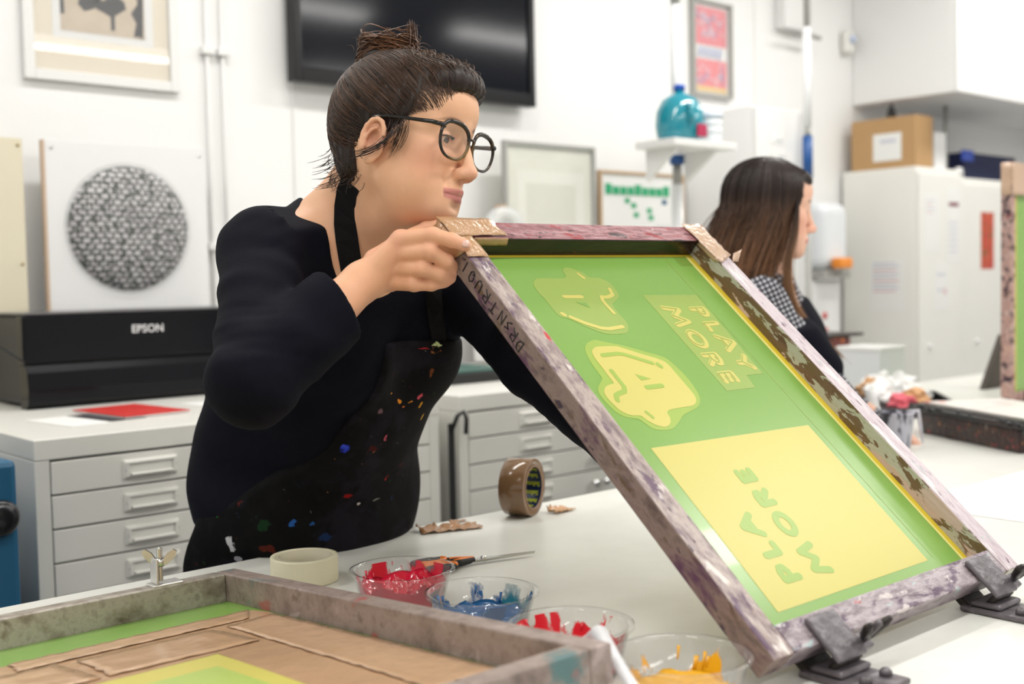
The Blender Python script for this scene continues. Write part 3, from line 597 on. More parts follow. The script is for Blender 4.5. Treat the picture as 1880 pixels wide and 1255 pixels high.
def letters(spec, down, wd, z, m, msh):
    for ch, u0, u1, v0, v1 in spec:      # u0 baseline, u1 cap line (mm); v0 start, v1 end of the letter
        ins = wd*.5; du = 1 if u1 > u0 else -1; dv = 1 if v1 > v0 else -1
        a, b2, c, d = u0+du*ins, u1-du*ins, v0+dv*ins, v1-dv*ins
        tr = lambda p: (a+(b2-a)*p[1], c+(d-c)*p[0])
        ls = [[tr(p) for p in ln] for ln in GL[ch]]
        o = strokes('letter', ls, wd, z, m, s1)
        if msh:
            strokes('inner_line', [[(x-du*wd*.22, y-dv*wd*.18) for x, y in ln] for ln in ls], wd*.16, .0006, msh, o)
            bpy.context.view_layer.update(); o.children[0].location = (0, 0, z-.0002)
letters([('P', 401, 440, 573, 545), ('L', 402, 440, 539, 512), ('A', 401, 440, 509, 468), ('Y', 401, 436, 464, 428), ('M', 339, 380, 577, 528), ('O', 341, 379, 523, 480), ('R', 338, 376, 475, 442), ('E', 338, 375, 435, 406)], True, 10.5, Z+.0006, m_yel, m_ltgreen)
letters([('P', 182, 145, 88, 120), ('L', 182, 145, 126, 153), ('A', 180, 145, 157, 198), ('M', 244, 206, 86, 137), ('O', 244, 208, 147, 189), ('R', 244, 209, 195, 228), ('E', 245, 210, 236, 264)], False, 10.5, Z+.0006, mat('leaf_green_letter', C(146,176,66), .35), None)
# hand-written marker letters on the outer side of the left bar
lb = [c for c in s1.children if c.name.startswith('left_bar')][0]
m_marker = mat('black_marker', (.012, .01, .012, 1), .4)
GW = {'D': [[(0, 0), (.1, 1), (.7, .9), (.9, .5), (.6, .1), (0, 0)]], 'R': [[(0, 0), (0, 1), (.8, .9), (.8, .6), (0, .5), (.9, 0)]], 'I': [[(.5, 0), (.5, 1)]], 'S': [[(.9, .9), (.2, .8), (.8, .4), (.1, .1)]],
      'N': [[(0, 0), (0, 1), (.9, 0), (.9, 1)]], 'T': [[(0, 1), (1, 1)], [(.5, 1), (.5, 0)]], 'U': [[(0, 1), (.05, .2), (.5, 0), (.9, .2), (.95, 1)]], 'Q': [[(.1, .2), (.1, .8), (.5, 1), (.9, .8), (.9, .2), (.5, 0), (.1, .2)], [(.1, .2), (.5, .3)]]}
for ch, v, nz_ in (('D', 505, -21), ('R', 522, -18), ('S', 537, -15), ('N', 553, -16), ('T', 574, -17), ('R', 595, -16), ('U', 614, -15), ('Q', 633, -15), ('I', 652, -14)):
    b = MB()
    for ln in GW[ch]:
        # reading direction runs up the bar (+y), letter tops point to the underside (-z)
        b.tube([(-.0003, (v-5.5+11*x)*.001, (nz_+8-16*y)*.001) for x, y in ln], .0011, 6)
    b.build('marker_letter', m_marker, lb)
# parcel tape on the two top corners
m_tape = mat('brown_parcel_tape', C(190,148,108), .14, spec=.8, bump=1.0, bscale=130, vary=.08, vscale=20)
m_tape2 = mat('pale_parcel_tape', C(200,168,142), .10, spec=.9, bump=1.0, bscale=110, vary=.06, vscale=20)
def patch(name, c4, nu, nv, amp, m, parent=None, seed=1, ragged=0):
    r = random.Random(seed); b = MB(); vs = []; fs = []
    c4 = [Vector(c) for c in c4]; nrm = (c4[1]-c4[0]).cross(c4[3]-c4[0]).normalized()
    g = [[r.uniform(-1, 1) for _ in range(nu+1)] for _ in range(nv+1)]
    for j in range(nv+1):
        for i in range(nu+1):
            u, v = i/nu, j/nv
            if ragged and (i == nu): u += r.uniform(-ragged, ragged)
            if ragged and (j == nv): v += r.uniform(-ragged, ragged)*.6
            p = lerp(lerp(c4[0], c4[1], u), lerp(c4[3], c4[2], u), v)
            vs.append(p+nrm*(amp*(.6+.6*g[j][i]) if isinstance(amp, float) else amp(u, v, g[j][i])))
    for j in range(nv):
        for i in range(nu): a = j*(nu+1)+i; fs.append((a, a+1, a+nu+2, a+nu+1))
    b.add(vs, fs, True); o = b.build(name, m, parent)
    sm = o.modifiers.new('thickness', 'SOLIDIFY'); sm.thickness = .0003; return o
t = thing('corner_tape', 'brown parcel tape wrapped over the screen corner under the woman’s fingers', 'tape', M=M1)
patch('tape_top', [(-.002, .655, .0012), (.036, .655, .0012), (.030, .737, .0012), (-.002, .737, .0012)], 6, 8, .0012, m_tape, t, 3)
patch('tape_top', [(-.002, .697, .0026), (.098, .700, .0026), (.088, .736, .0026), (-.006, .739, .0026)], 12, 5, .0014, m_tape, t, 4, .03)
patch('tape_fold', [(.036, .6945, .0016), (.098, .6945, .0016), (.102, .6945, -.012), (.040, .6945, -.012)], 9, 3, .0008, m_tape, t, 5)
patch('tape_side', [(-.0022, .664, .001), (-.0022, .738, .001), (-.0022, .735, -.034), (-.0022, .683, -.034)], 6, 4, .0009, m_tape, t, 6, .05)
t = thing('corner_tape', 'pale crinkled parcel tape over the far right corner of the raised screen', 'tape', M=M1)
patch('tape_top', [(.522, .637, .0012), (.562, .655, .0012), (.563, .738, .0012), (.510, .738, .0012)], 6, 10, .0022, m_tape2, t, 8, .03)
patch('tape_side', [(.5215, .640, .001), (.5215, .700, .001), (.5215, .697, -.008), (.5215, .650, -.006)], 6, 3, .0008, m_tape2, t, 9)
patch('tape_flick', [(.552, .640, .002), (.565, .638, .003), (.575, .652, .018), (.560, .652, .009)], 4, 4, .0012, m_tape2, t, 10)

# hinge clamps
m_iron = paint('inky_black_iron', [C(22,18,18), C(40,34,32), C(64,56,54)], [(C(110,104,108), 14, .66, .04), (C(30,110,150), 20, .72, .02), (C(120,60,60), 20, .70, .03)], rough=.35, metal=.3, bump=.6, bscale=60)
m_iron2 = paint('inky_grey_iron', [C(70,66,68), C(104,98,102), C(130,124,130)], [(C(190,180,186), 18, .64, .04), (C(40,120,170), 16, .70, .02), (C(50,40,44), 14, .62, .04)], rough=.35, metal=.3, bump=.6, bscale=60)
def clamp(label, M, x, z_base, flip=1):
    t = thing('hinge_clamp', label, 'clamp', tuple(M@Vector((x, -.02, -.03))), 0, 'hinge clamps holding the screens'); bpy.context.view_layer.update(); I = t.matrix_world.inverted(); L_ = I@M
    MB().box((x-.028, -.030, .0015), (x+.028, .030, .008), .003, M=L_).build('upper_jaw', m_iron2, t)
    MB().box((x-.026, -.030, -.046), (x+.026, .026, -.0355), .003, M=L_).build('lower_jaw', m_iron, t)
    MB().box((x-.024, -.0305, -.0352), (x+.024, -.0225, .0012), .002, M=L_).build('back_plate', m_iron, t)
    R3 = L_.to_3x3(); wx = x+.036*flip
    MB().box((x+.0285 if flip > 0 else wx-.012, -.026, -.003), (wx+.012 if flip > 0 else x-.0285, -.006, .006), .002, M=L_).build('bolt_lug', m_iron2, t)
    MB().lathe([(.0045, 0), (.0045, .03), (.003, .032), (0, .032)], L_@Vector((wx, -.015, .0065)), 12, R3).build('bolt', m_iron2, t)
    w_ = MB(); 
    for sg in (-1, 1): w_.tube([L_@Vector((wx, -.015, .014)), L_@Vector((wx+sg*.011, -.015, .018)), L_@Vector((wx+sg*.019, -.015, .032)), L_@Vector((wx+sg*.020, -.015, .040))], [.006, .005, .0055, .003], 8)
    w_.build('wing_nut', m_iron, t)
    kn = M@Vector((x, -.020, -.052)); kn = I@kn
    RY = Matrix.Rotation(math.pi/2, 3, 'Y'); zb = z_base-t.location.z
    MB().lathe([(0, -.036), (.009, -.036), (.009, .036), (0, .036)], kn, 18, RY).build('hinge_pin', m_iron, t)
    MB().box((kn.x-.034, kn.y-.095, zb+.0004), (kn.x+.034, kn.y+.004, zb+.008), .003).box((kn.x-.030, kn.y-.05, zb+.0084), (kn.x+.030, kn.y-.008, zb+.016), .004).build('base_plate', m_iron2, t)
    for dx in (-.02, .02): MB().lathe([(.007, 0), (.007, .005), (.004, .008), (0, .008)], (kn.x+dx, kn.y-.072, zb+.0083), 6).build('hex_bolt', m_iron2, t)
clamp('black hinge clamp with wing nut near the low left corner of the raised screen', M1, .108, ZT)
clamp('black hinge clamp with wing nut at the right end of the raised screen', M1, .470, ZT)

# foreground screen
C1 = Vector((.793, 1.505, .9962)); ya = Vector((0, -1, .077)).normalized(); xa = Vector((-1, 0, 0)); M2 = Matrix.Translation(C1) @ Matrix((xa, ya, xa.cross(ya))).transposed().to_4x4()
m_alu = paint('stained_aluminium', [C(128,116,104), C(158,148,136), C(186,178,168), C(140,128,116)], [(C(96,82,72), 8, .60, .08), (C(30,100,104), 9, .71, .02), (C(34,30,30), 12, .69, .03), (C(150,90,84), 12, .68, .04)], rough=.4, stretch=(1, 1, 1), bump=.4, metal=.45, fs=1.8, dth=.02)
m_alu2 = paint('ink_stained_grey_bar', [C(112,98,92), C(140,124,116), C(158,142,134), C(120,104,96)], [(C(90,120,120), 6, .62, .05), (C(170,96,92), 7, .63, .05), (C(32,28,30), 12, .69, .03), (C(178,160,156), 10, .62, .05)], rough=.45, bump=.4, fs=1.8, dth=.02)
s2 = screen('printing_screen', 'stained metal screen with brown taped mesh lying in the left foreground', M2, 1.0, .747, .030, .040, ((m_alu, None), (m_alu2, None), (m_alu2, None), (m_alu2, None)), -.0385, m_green_mesh)
Z2 = -.0384
b = [(.040, .118), (.060, .126), (.075, .116), (.10, .124), (.13, .117), (.16, .121), (.207, .131), (.30, .122), (.365, .120), (.96, .120), (.96, .20), (.96, .294), (.60, .294), (.30, .294), (.180, .292), (.182, .40), (.185, .49), (.185, .70), (.10, .71), (.033, .71), (.033, .52), (.033, .25), (.033, .150)]
m_btape = mat('brown_tape_flat', C(196,160,126), .14, spec=.7, bump=1, bscale=34, vary=.10, vscale=5)
o = MB().prism([(p[0], p[1]) for p in b], Z2, Z2+.0006).build('brown_tape_border', m_btape, s2)
flat('stencil_green', [(207, 345), (960, 345), (960, 690), (207, 690)], Z2+.0007, mat('lime_stencil', C(178,198,104), .3), s2)
flat('stencil_yellow', [(181, 294.5), (960, 294.5), (960, 344.8), (206.8, 344.8), (206.8, 690), (181, 690)], Z2+.0002, m_yel, s2)
patch('loose_tape', [(.045, .119, Z2+.0018), (.36, .122, Z2+.0018), (.36, .165, Z2+.0018), (.07, .165, Z2+.0018)], 30, 6, .0011, m_btape, s2, 12, .02)
patch('loose_tape', [(.036, .17, Z2+.0018), (.11, .18, Z2+.0018), (.12, .62, Z2+.0018), (.036, .62, Z2+.0018)], 8, 40, .0011, m_btape, s2, 13, .02)
patch('loose_tape', [(.13, .18, Z2+.0018), (.30, .178, Z2+.0018), (.30, .28, Z2+.0018), (.12, .285, Z2+.0018)], 14, 8, .0011, m_btape, s2, 14, .02)
patch('loose_tape', [(.32, .170, Z2+.0018), (.52, .176, Z2+.0018), (.52, .285, Z2+.0018), (.31, .28, Z2+.0018)], 14, 8, .0011, m_btape, s2, 15, .02)
clamp('black hinge clamp gripping the near bar of the foreground screen', Matrix.Translation(M2@Vector((0, .747, 0)))@Matrix.Diagonal((1, 1, 1, 1)), -.50, ZT)
# registration bracket with wing bolt on the far bar
p = M2.inverted()@at(284, 1062, Z=.9967); bx = p.x
m_zinc = mat('zinc_plated_steel', (.74, .73, .70, 1), .25, .9, vary=.2, vscale=30)
t = thing('wing_bolt_bracket', 'small steel angle bracket with wing bolt on the far bar of the foreground screen', 'bracket', (C1.x-bx, C1.y-.016, .9975))
MB().box((-.026, -.013, 0), (.018, .013, .003), .001).box((-.0195, -.011, .0031), (-.0165, .011, .038), .001).build('angle_plate', m_zinc, t)
thr = MB(); prof = []
for k in range(28): prof += [(.0034, .006+k*.0016), (.0042, .0068+k*.0016)]
thr.lathe([(0, .006)]+prof+[(0, .052)], (-.010, 0, 0), 14); thr.build('threaded_bolt', m_zinc, t)
MB().lathe([(.0, .026), (.0065, .026), (.006, .036), (0, .037)], (-.010, 0, 0), 14).build('nut', m_zinc, t)
wg = MB()
for sg in (-1, 1):
    R_ = Matrix.Rotation(-.72, 4, 'Z'); pts = [(0, .026), (.010, .028), (.021, .038), (.024, .046), (.019, .049), (.011, .044), (.004, .034)]
    MM = Matrix.Translation((-.010, 0, 0))@R_@Matrix(((sg, 0, 0, 0), (0, 0, 1, 0), (0, 1, 0, 0), (0, 0, 0, 1)))
    wg.prism(pts, -.0015, .0015, MM)
wg.build('wing', m_zinc, t)

# upright screen at the right edge
M3 = Matrix.Translation((3.705, 1.745, .972)) @ Matrix(((1, 0, 0, 0), (0, 0, -1, 0), (0, 1, 0, 0), (0, 0, 0, 1))) @ Matrix.Rotation(.0, 4, 'X')
m_pinkbar = paint('pink_speckled_bar', [C(196,160,146), C(170,136,128), C(206,182,172)], [(C(60,44,54), 16, .56, .03), (C(120,60,66), 12, .62, .04), (C(90,150,190), 7, .72, .02), (C(214,150,90), 9, .68, .03)], rough=.5, bump=.5, fs=2.3, dth=.03)
s3 = screen('printing_screen', 'upright screen with green mesh and taped corner at the right edge of the photo', M3, .56, .77, .03, .035, ((m_pinkbar, None), (m_pinkbar, None), (m_pinkbar, None), (m_pinkbar, None)), -.012, m_green_mesh)
flat('yellow_margin', [(27, 20), (62, 20), (62, 700), (533, 700), (533, 742), (27, 742)], -.0119, mat('mustard_mesh', C(206,190,84), .5), s3)
t = thing('corner_tape', 'pale pink tape on the top corner of the upright right screen', 'tape', M=M3)
patch('tape', [(-.003, .67, .0012), (.14, .67, .0012), (.14, .775, .0012), (-.003, .775, .0012)], 10, 8, .003, m_tape2, t, 20)
patch('tape_side', [(-.0025, .67, .001), (-.0025, .775, .001), (-.0025, .775, -.033), (-.0025, .67, -.033)], 6, 4, .002, m_tape2, t, 21)
clamp('dark hinge clamp at the foot of the upright screen', M3, .12, ZT)
tag(MB().prism([(0, 0), (.15, 0), (.15, .20)], 0, .02, Matrix.Translation((4.20, 2.1, ZT+.0005))@WALLROT).build('prop_board', mat('dark_prop', (.06, .045, .035, 1), .6)), 'dark slanted board propped behind the upright screen', 'board')
# ------------------------------------------------------------------ ink tubs
def streaky(name, col, th=.5, seed=0., scale=26, zk=4.5, zc=.032, rough=.25):
    # film of ink left on the wall: opaque where a noise (and the ink level) says so, clear elsewhere
    m, nt, b = newmat(name); n = nt.nodes; L = nt.links; b.inputs['Base Color'].default_value = col; b.inputs['Roughness'].default_value = rough
    tc = n.new('ShaderNodeTexCoord'); mp = n.new('ShaderNodeMapping'); mp.inputs['Scale'].default_value = (1, 1, .55); L.new(tc.outputs['Object'], mp.inputs[0])
    z = n.new('ShaderNodeTexNoise'); z.noise_dimensions = '4D'; z.inputs['W'].default_value = seed; z.inputs['Scale'].default_value = scale; z.inputs['Detail'].default_value = 5; z.inputs['Distortion'].default_value = .6
    L.new(mp.outputs[0], z.inputs['Vector'])
    sp_ = n.new('ShaderNodeSeparateXYZ'); L.new(tc.outputs['Object'], sp_.inputs[0])
    a = n.new('ShaderNodeMath'); a.operation = 'MULTIPLY_ADD'; a.inputs[1].default_value = -zk; a.inputs[2].default_value = zk*zc; L.new(sp_.outputs[2], a.inputs[0])
    c = n.new('ShaderNodeMath'); c.operation = 'ADD'; L.new(a.outputs[0], c.inputs[0]); L.new(z.outputs['Fac'], c.inputs[1])
    mr = n.new('ShaderNodeMapRange'); mr.inputs[1].default_value = th; mr.inputs[2].default_value = th+.04; L.new(c.outputs[0], mr.inputs[0])
    L.new(mr.outputs[0], b.inputs['Alpha']); return m
m_tub = glassy('clear_tub_plastic', (.97, .97, .97, 1), rough=.08, op=.05)
def ink_tub(label, x, y, col, seed, top=.024, th=.5, r=.0715, col2=None, lump=.010):
    t = thing('ink_tub', label, 'tub', (x, y, ZT+.0005), 0, 'clear tubs of ink on the table')
    MB().lathe([(0, 0), (.052, 0), (.055, .003), (.067, .050), (.069, .051), (.0725, .052), (.0725, .055), (.066, .055), (.0645, .050), (.0535, .004), (0, .0032)], n=48).build('tub', m_tub, t)
    mi = mat('ink', col, .16, coat=.6, spec=.6, vary=.12, vscale=60)
    rr = random.Random(seed); b = MB(); vs = []; fs = []; nr, na = 12, 40
    ph = [rr.uniform(0, 6.3) for _ in range(8)]
    for j in range(nr+1):
        q = j/nr; R_ = (.0532+.012*top/.05)*q*.985
        for i in range(na):
            a = 2*math.pi*i/na; px, py = R_*math.cos(a), R_*math.sin(a)
            h = top+lump*(math.sin(px*130+ph[0])*math.cos(py*110+ph[1])+.6*math.sin(px*260+py*190+ph[2])+.4*math.cos(py*330-px*210+ph[3]))*(1-.55*q)+.006*q**4+lump*.25*rr.uniform(-1, 1)
            vs.append((px, py, max(.006, h)))
    for j in range(nr):
        for i in range(na): a, c = j*na+i, j*na+(i+1) % na; fs.append((a, c, c+na, a+na))
    k = len(vs)
    for i in range(na): vs.append((.052*math.cos(2*math.pi*i/na), .052*math.sin(2*math.pi*i/na), .0042))
    for i in range(na): a, c = nr*na+i, nr*na+(i+1) % na; fs.append((a, c, k+(i+1) % na, k+i))
    b.add(vs, fs, True).build('ink', mi, t)
    ms = streaky('ink_smear', col, th, seed)
    MB().lathe([(.0536, .006), (.0643, .0505)], n=64, cap=False).build('inner_smear', ms, t)
    if col2: MB().lathe([(.0533, .008), (.0641, .0495)], n=64, cap=False).build('second_smear', streaky('ink_smear2', col2, th+.02, seed+4, 14), t)
    # drips hanging on the wall
    for kk in range(7):
        a = rr.uniform(.2, 3.0); z0 = rr.uniform(.03, .05); z1 = z0-rr.uniform(.008, .02); f = lambda z: .0533+.0105*(z-.006)/.044
        MB().tube([(f(z0)*math.cos(a), f(z0)*math.sin(a), z0), (f(z1)*math.cos(a+.03), f(z1)*math.sin(a+.03), z1)], [.0022, .0009], 6).build('drip', mi, t)
    return t
ink_tub('clear tub of crimson ink beside the white masking tape roll', .927, 1.282, C(206, 24, 56), 3, .028, .46)
ink_tub('clear tub of blue ink standing between the two red tubs', .927, 1.113, C(22, 92, 150), 9, .020, .49, col2=C(20, 120, 140), lump=.006)
ink_tub('clear tub with scarlet ink smears holding the white spoon handle', .909, .935, C(222, 34, 50), 14, .012, .43, lump=.005)
ink_tub('clear tub of yellow ink nearest the camera', .915, .776, C(240, 178, 24), 21, .012, .58, lump=.005)
# white stirring spoon
t = thing('spoon', 'white plastic spoon leaning out of the scarlet ink tub', 'spoon')
p0, p1, p2 = Vector((.905, .925, .985)), at(1100, 1165, d=1.22), at(1152, 1245, d=1.08)
MB().tube([p0, lerp(p0, p1, .6), p1, lerp(p1, p2, .5), p2, p2+(p2-p1)*.5], [.006, .007, .0105, .007, .0055, .005], 12).build('handle', mat('white_plastic', (.80, .80, .82, 1), .3), t)
MB().lathe([(0, -.004), (.012, -.002), (.016, .002), (.012, .003), (0, .0)], (.905, .922, .980), 20).build('bowl', m_pwhite, t)

# masking tape roll
t = thing('masking_tape_roll', 'roll of cream masking tape lying flat beside the crimson ink tub', 'tape roll', (.911, 1.510, ZT+.0005))
m_mask = mat('cream_masking_tape', C(232, 226, 196), .45, vary=.04, vscale=30, bump=.2, bscale=200)
MB().lathe([(.041, 0), (.050, .0), (.0505, .002), (.0505, .036), (.050, .038), (.041, .038)], n=56, close=True).build('tape', m_mask, t)
MB().lathe([(.0385, .0005), (.0407, .0005), (.0407, .0378), (.0385, .0378)], n=56, close=True).build('card_core', mat('card_core', C(208, 200, 176), .7), t)
MB().box((.0506, -.004, .001), (.052, .018, .037), .0005).build('loose_end', m_mask, t)
# brown parcel tape roll standing on its rim
ax = Vector((.414, -.911, 0)).normalized(); sd = Vector((0, 0, 1)); MR = Matrix((ax.cross(sd)*-1, sd, ax)).transposed()
MR = Matrix((sd.cross(ax), sd, ax)).transposed()
ctr = Vector((1.462, 1.630, ZT+.0545))
t = thing('parcel_tape_roll', 'roll of brown parcel tape standing on its rim at the back of the table', 'tape roll', tuple(ctr))
m_pt = mat('glossy_brown_tape', C(128, 98, 70), .12, vary=.10, vscale=25, spec=.6)
MB().lathe([(.042, -.025), (.0536, -.025), (.054, -.0245), (.054, .0245), (.0536, .025), (.042, .025)], (0, 0, 0), 64, MR, close=True).build('tape', m_pt, t)
MB().lathe([(.0385, -.0248), (.0418, -.0248), (.0418, .0252), (.0385, .0252)], (0, 0, 0), 64, MR, close=True).build('card_core', mat('core_kraft', C(150, 120, 96), .6), t)
m_navy = mat('navy_core_print', C(16, 34, 74), .35)
MB().lathe([(.0383, -.024), (.0383, .0248)], (0, 0, 0), 64, MR).build('printed_lining', m_navy, t)
core = t.children[-1] if t.children[-1].name.startswith('printed') else [o for o in t.children if o.name.startswith('printed')][0]
core.data.polygons.foreach_set('use_smooth', [True]*len(core.data.polygons))
# open the lining (remove end caps)
bm = bmesh.new(); bm.from_mesh(core.data); bmesh.ops.delete(bm, geom=[f for f in bm.faces if len(f.verts) > 4], context='FACES'); bm.to_mesh(core.data); bm.free()
m_lime = mat('lime_core_print', C(196, 204, 40), .4)
me0 = textmesh('Sellotape', .0125, bold=.0003)
for a in range(14):
    g = 2*math.pi*a/14
    me = me0.copy(); rx = .0380
    for v in me.vertices:
        x, y = v.co.x*.82, v.co.y; gg = g-y/rx; z_ = x*-1+(.0 if a % 2 else .002)
        v.co = MR@Vector((rx*math.cos(gg), rx*math.sin(gg), z_))
    me.materials.clear(); me.materials.append(m_lime); put('tape_lettering', me, t)
# scraps of tape
m_scrap = mat('brown_tape_scrap', C(170, 128, 92), .2, bump=.6, bscale=80, spec=.6)
def scrap(label, c, L_, W_, rz, amp, seed, m=m_scrap):
    o = patch('tape_scrap', [(-L_/2, -W_/2, .0015), (L_/2, -W_/2, .0015), (L_/2, W_/2, .0015), (-L_/2, W_/2, .0015)], 16, 6, lambda u, v, g: amp*(.5+.5*g)*(.3+.7*(1-u))*(1.2 if v > .7 else .6)+.0004, m, None, seed, .09)
    o.location = (c[0], c[1], ZT); o.rotation_euler = (0, 0, rz); tag(o, label, 'tape scrap', 'scraps of brown tape'); return o
scrap('crumpled strip of brown tape at the table edge in front of the woman', (1.285, 1.630), .115, .042, -.35, .014, 31)
scrap('tiny brown tape shred beside the long crumpled strip', (1.335, 1.668), .034, .010, -.1, .005, 33)
scrap('crumpled brown tape bit just right of the standing tape roll', (1.535, 1.600), .055, .028, .1, .014, 35, mat('tape_orange_brown', C(206, 160, 118), .2, bump=.6, bscale=80))
# scissors
piv = at(888, 1024, Z=ZT+.008); tip = at(982, 1013, Z=ZT+.006); d = (tip-piv); d.z = 0; ang = math.atan2(d.y, d.x); Lb = d.length
t = thing('scissors', 'scissors with orange and black handles lying behind the crimson tub', 'scissors', (piv.x, piv.y, ZT+.001), ang)
m_bl = mat('scissor_steel', (.55, .55, .54, 1), .22, .95)
for k, s_ in enumerate((1, -1)):
    MB().prism([(-.03, -.006*s_), (0, -.007*s_), (Lb*.5, -.0045*s_+.002*s_), (Lb, .001*s_), (Lb*.6, .0035*s_), (0, .006*s_), (-.03, .005*s_)][::s_], .003+k*.0024, .005+k*.0024).build('blade', m_bl, t)
MB().lathe([(.005, .002), (.005, .0095), (.003, .011), (0, .011)], n=16).build('pivot_screw', m_chrome, t)
m_or = mat('orange_rubber', C(240, 130, 40), .4)
for s_ in (1, -1):
    sx0 = -.03; base = [(sx0+.012, .001*s_), (-.045, .006*s_), (-.058, .010*s_)]
    MB().tube([(x, y, .007) for x, y in base], [.005, .0065, .006], 10).build('handle_shank', m_blackm, t)
    loop = [(-.085+.028*math.cos(g), (.019+.0005*s_)*s_+.013*math.sin(g)*s_, .007) for g in [2*math.pi*i/20 for i in range(21)]]
    MB().tube(loop, .0048, 8, cap=False).build('finger_loop', m_blackm, t)
    MB().tube([(x*.999, y*.99, .0088) for x, y, z in loop[-9:]+loop[1:3]], .0042, 8).build('orange_grip', m_or, t)
    MB().tube([(x, y, .0095) for x, y in base[:2]+[(-.056, .009*s_)]], [.003, .0045, .004], 8).build('orange_grip', m_or, t)

# ------------------------------------------------------------------ squeegee, ink box and pot at the right
A, B = Vector((2.975, 1.66, ZT)), Vector((2.775, 1.285, ZT)); dv = (B-A); Lq = dv.length; angq = math.atan2(dv.y, dv.x)
m_gunk = paint('dark_ink_gunk', [C(20,10,10), C(38,18,18), C(52,24,22), C(22,14,14)], [(C(150,40,40), 26, .66, .03), (C(170,110,40), 30, .69, .02), (C(40,90,70), 26, .70, .02), (C(40,110,150), 24, .73, .02), (C(110,100,90), 20, .70, .03)], rough=.3, bump=.9, bscale=70, fs=1.6, dth=.06)
m_sqtop = paint('pink_stained_white', [C(214,206,200), C(228,224,218), C(206,196,192)], [(C(206,120,112), 9, .58, .07), (C(190,70,66), 20, .70, .03)], rough=.4, bump=.3)
MQ = Matrix.Translation(A)@Matrix.Rotation(angq, 4, 'Z')
t = thing('ink_caked_box', 'long black ink-caked box lying on the table at the right', 'box', M=MQ)
MB().box((0, 0, .0005), (Lq, .10, .060), .006).build('box', m_gunk, t)
t = thing('squeegee', 'long squeegee with pink stained white board resting on the ink-caked box', 'squeegee', M=MQ@Matrix.Translation((-.04, -.012, .0605)))
MB().box((0, 0, .0), (Lq+.06, .022, .014), .004).build('rubber_blade', m_black, t)
MB().box((0, .0225, .004), (Lq+.06, .05, .018), .003).build('metal_channel', m_iron, t)
MB().prism([(.0505, .005), (.30, .012), (.30, .020), (.0505, .021)], 0, Lq+.05, Matrix(((0, 0, 1, 0), (1, 0, 0, 0), (0, 1, 0, 0), (0, 0, 0, 1)))).build('board', m_sqtop, t)
b = MB(); rr = random.Random(5)
for k in range(26): x = rr.choice([rr.uniform(0, Lq), rr.uniform(Lq-.04, Lq+.05)]); b.lathe([(0, -.006), (.006, -.003), (.007, .002), (0, .006)], (x, rr.uniform(-.003, .02), .012+rr.uniform(-.004, .004)), 8)
o = b.build('dried_ink_lumps', m_black, t); o['kind'] = 'stuff'
t = thing('ink_pot', 'black pot streaked with grey ink beside the squeegee', 'pot', (2.695, 1.565, ZT+.0005))
m_potgrey = paint('grey_streaked_pot', [C(30,28,34), C(60,58,70), C(120,118,134)], [(C(196,196,210), 16, .50, .05), (C(12,12,16), 22, .60, .04)], rough=.25, stretch=(2, 2, .6), bump=.5)
MB().lathe([(0, 0), (.032, 0), (.034, .004), (.042, .085), (.0445, .086), (.0445, .09), (.040, .09), (.032, .02), (0, .018)], n=32).build('pot', m_potgrey, t)
MB().tube([(.03, -.01, .088), (.055, -.028, .09), (.062, -.03, .05), (.066, -.035, .005)], [.004, .005, .0045, .002], 8).build('ink_drip', mat('pale_grey_ink', C(206,204,214), .3), t)
t = thing('white_bottle', 'white bottle top just behind the raised screen’s right bar', 'bottle', (2.74, 1.665, ZT+.0005))
MB().lathe([(0, 0), (.022, 0), (.024, .01), (.022, .09), (.015, .115), (.014, .135), (0, .138)], n=24).build('body', m_pwhite, t)
# tray with crumpled tissues
t = thing('tissue_tray', 'black tray on the far table piled with crumpled white tissues', 'tray', (3.46, 2.02, ZT+.0005), -.9)
MB().box((-.17, -.26, 0), (.17, .26, .006), .002).box((-.18, -.27, .0), (-.1705, .27, .032), .003).box((.1705, -.27, 0), (.18, .27, .032), .003).box((-.17, -.27, 0), (.17, -.2605, .032), .003).box((-.17, .2605, 0), (.17, .27, .032), .003).build('tray', m_black, t)
def crumple(name, label, c, r, seed, m, cat='tissue', group='crumpled tissues on the black tray', zs=.6):
    bm = bmesh.new(); bmesh.ops.create_icosphere(bm, subdivisions=3, radius=1); rr = random.Random(seed)
    from mathutils import noise
    off = Vector((seed*1.7, seed*.3, 0))
    for v in bm.verts:
        n_ = v.co.normalized(); k = .75+.5*noise.noise(n_*1.8+off)+.35*abs(noise.noise(n_*4+off))
        v.co = Vector((n_.x*k*r, n_.y*k*r, n_.z*k*r*zs))
    zmin = min(v.co.z for v in bm.verts)
    me = bpy.data.meshes.new(name); bm.to_mesh(me); bm.free(); me.materials.append(m)
    o = put(name, me); o.location = (c[0], c[1], c[2]-zmin); return tag(o, label, cat, group)
m_tis = mat('white_tissue', (.80, .80, .79, 1), .8); m_tan = mat('tan_paper', C(206,160,116), .8)
zt = ZT+.0075
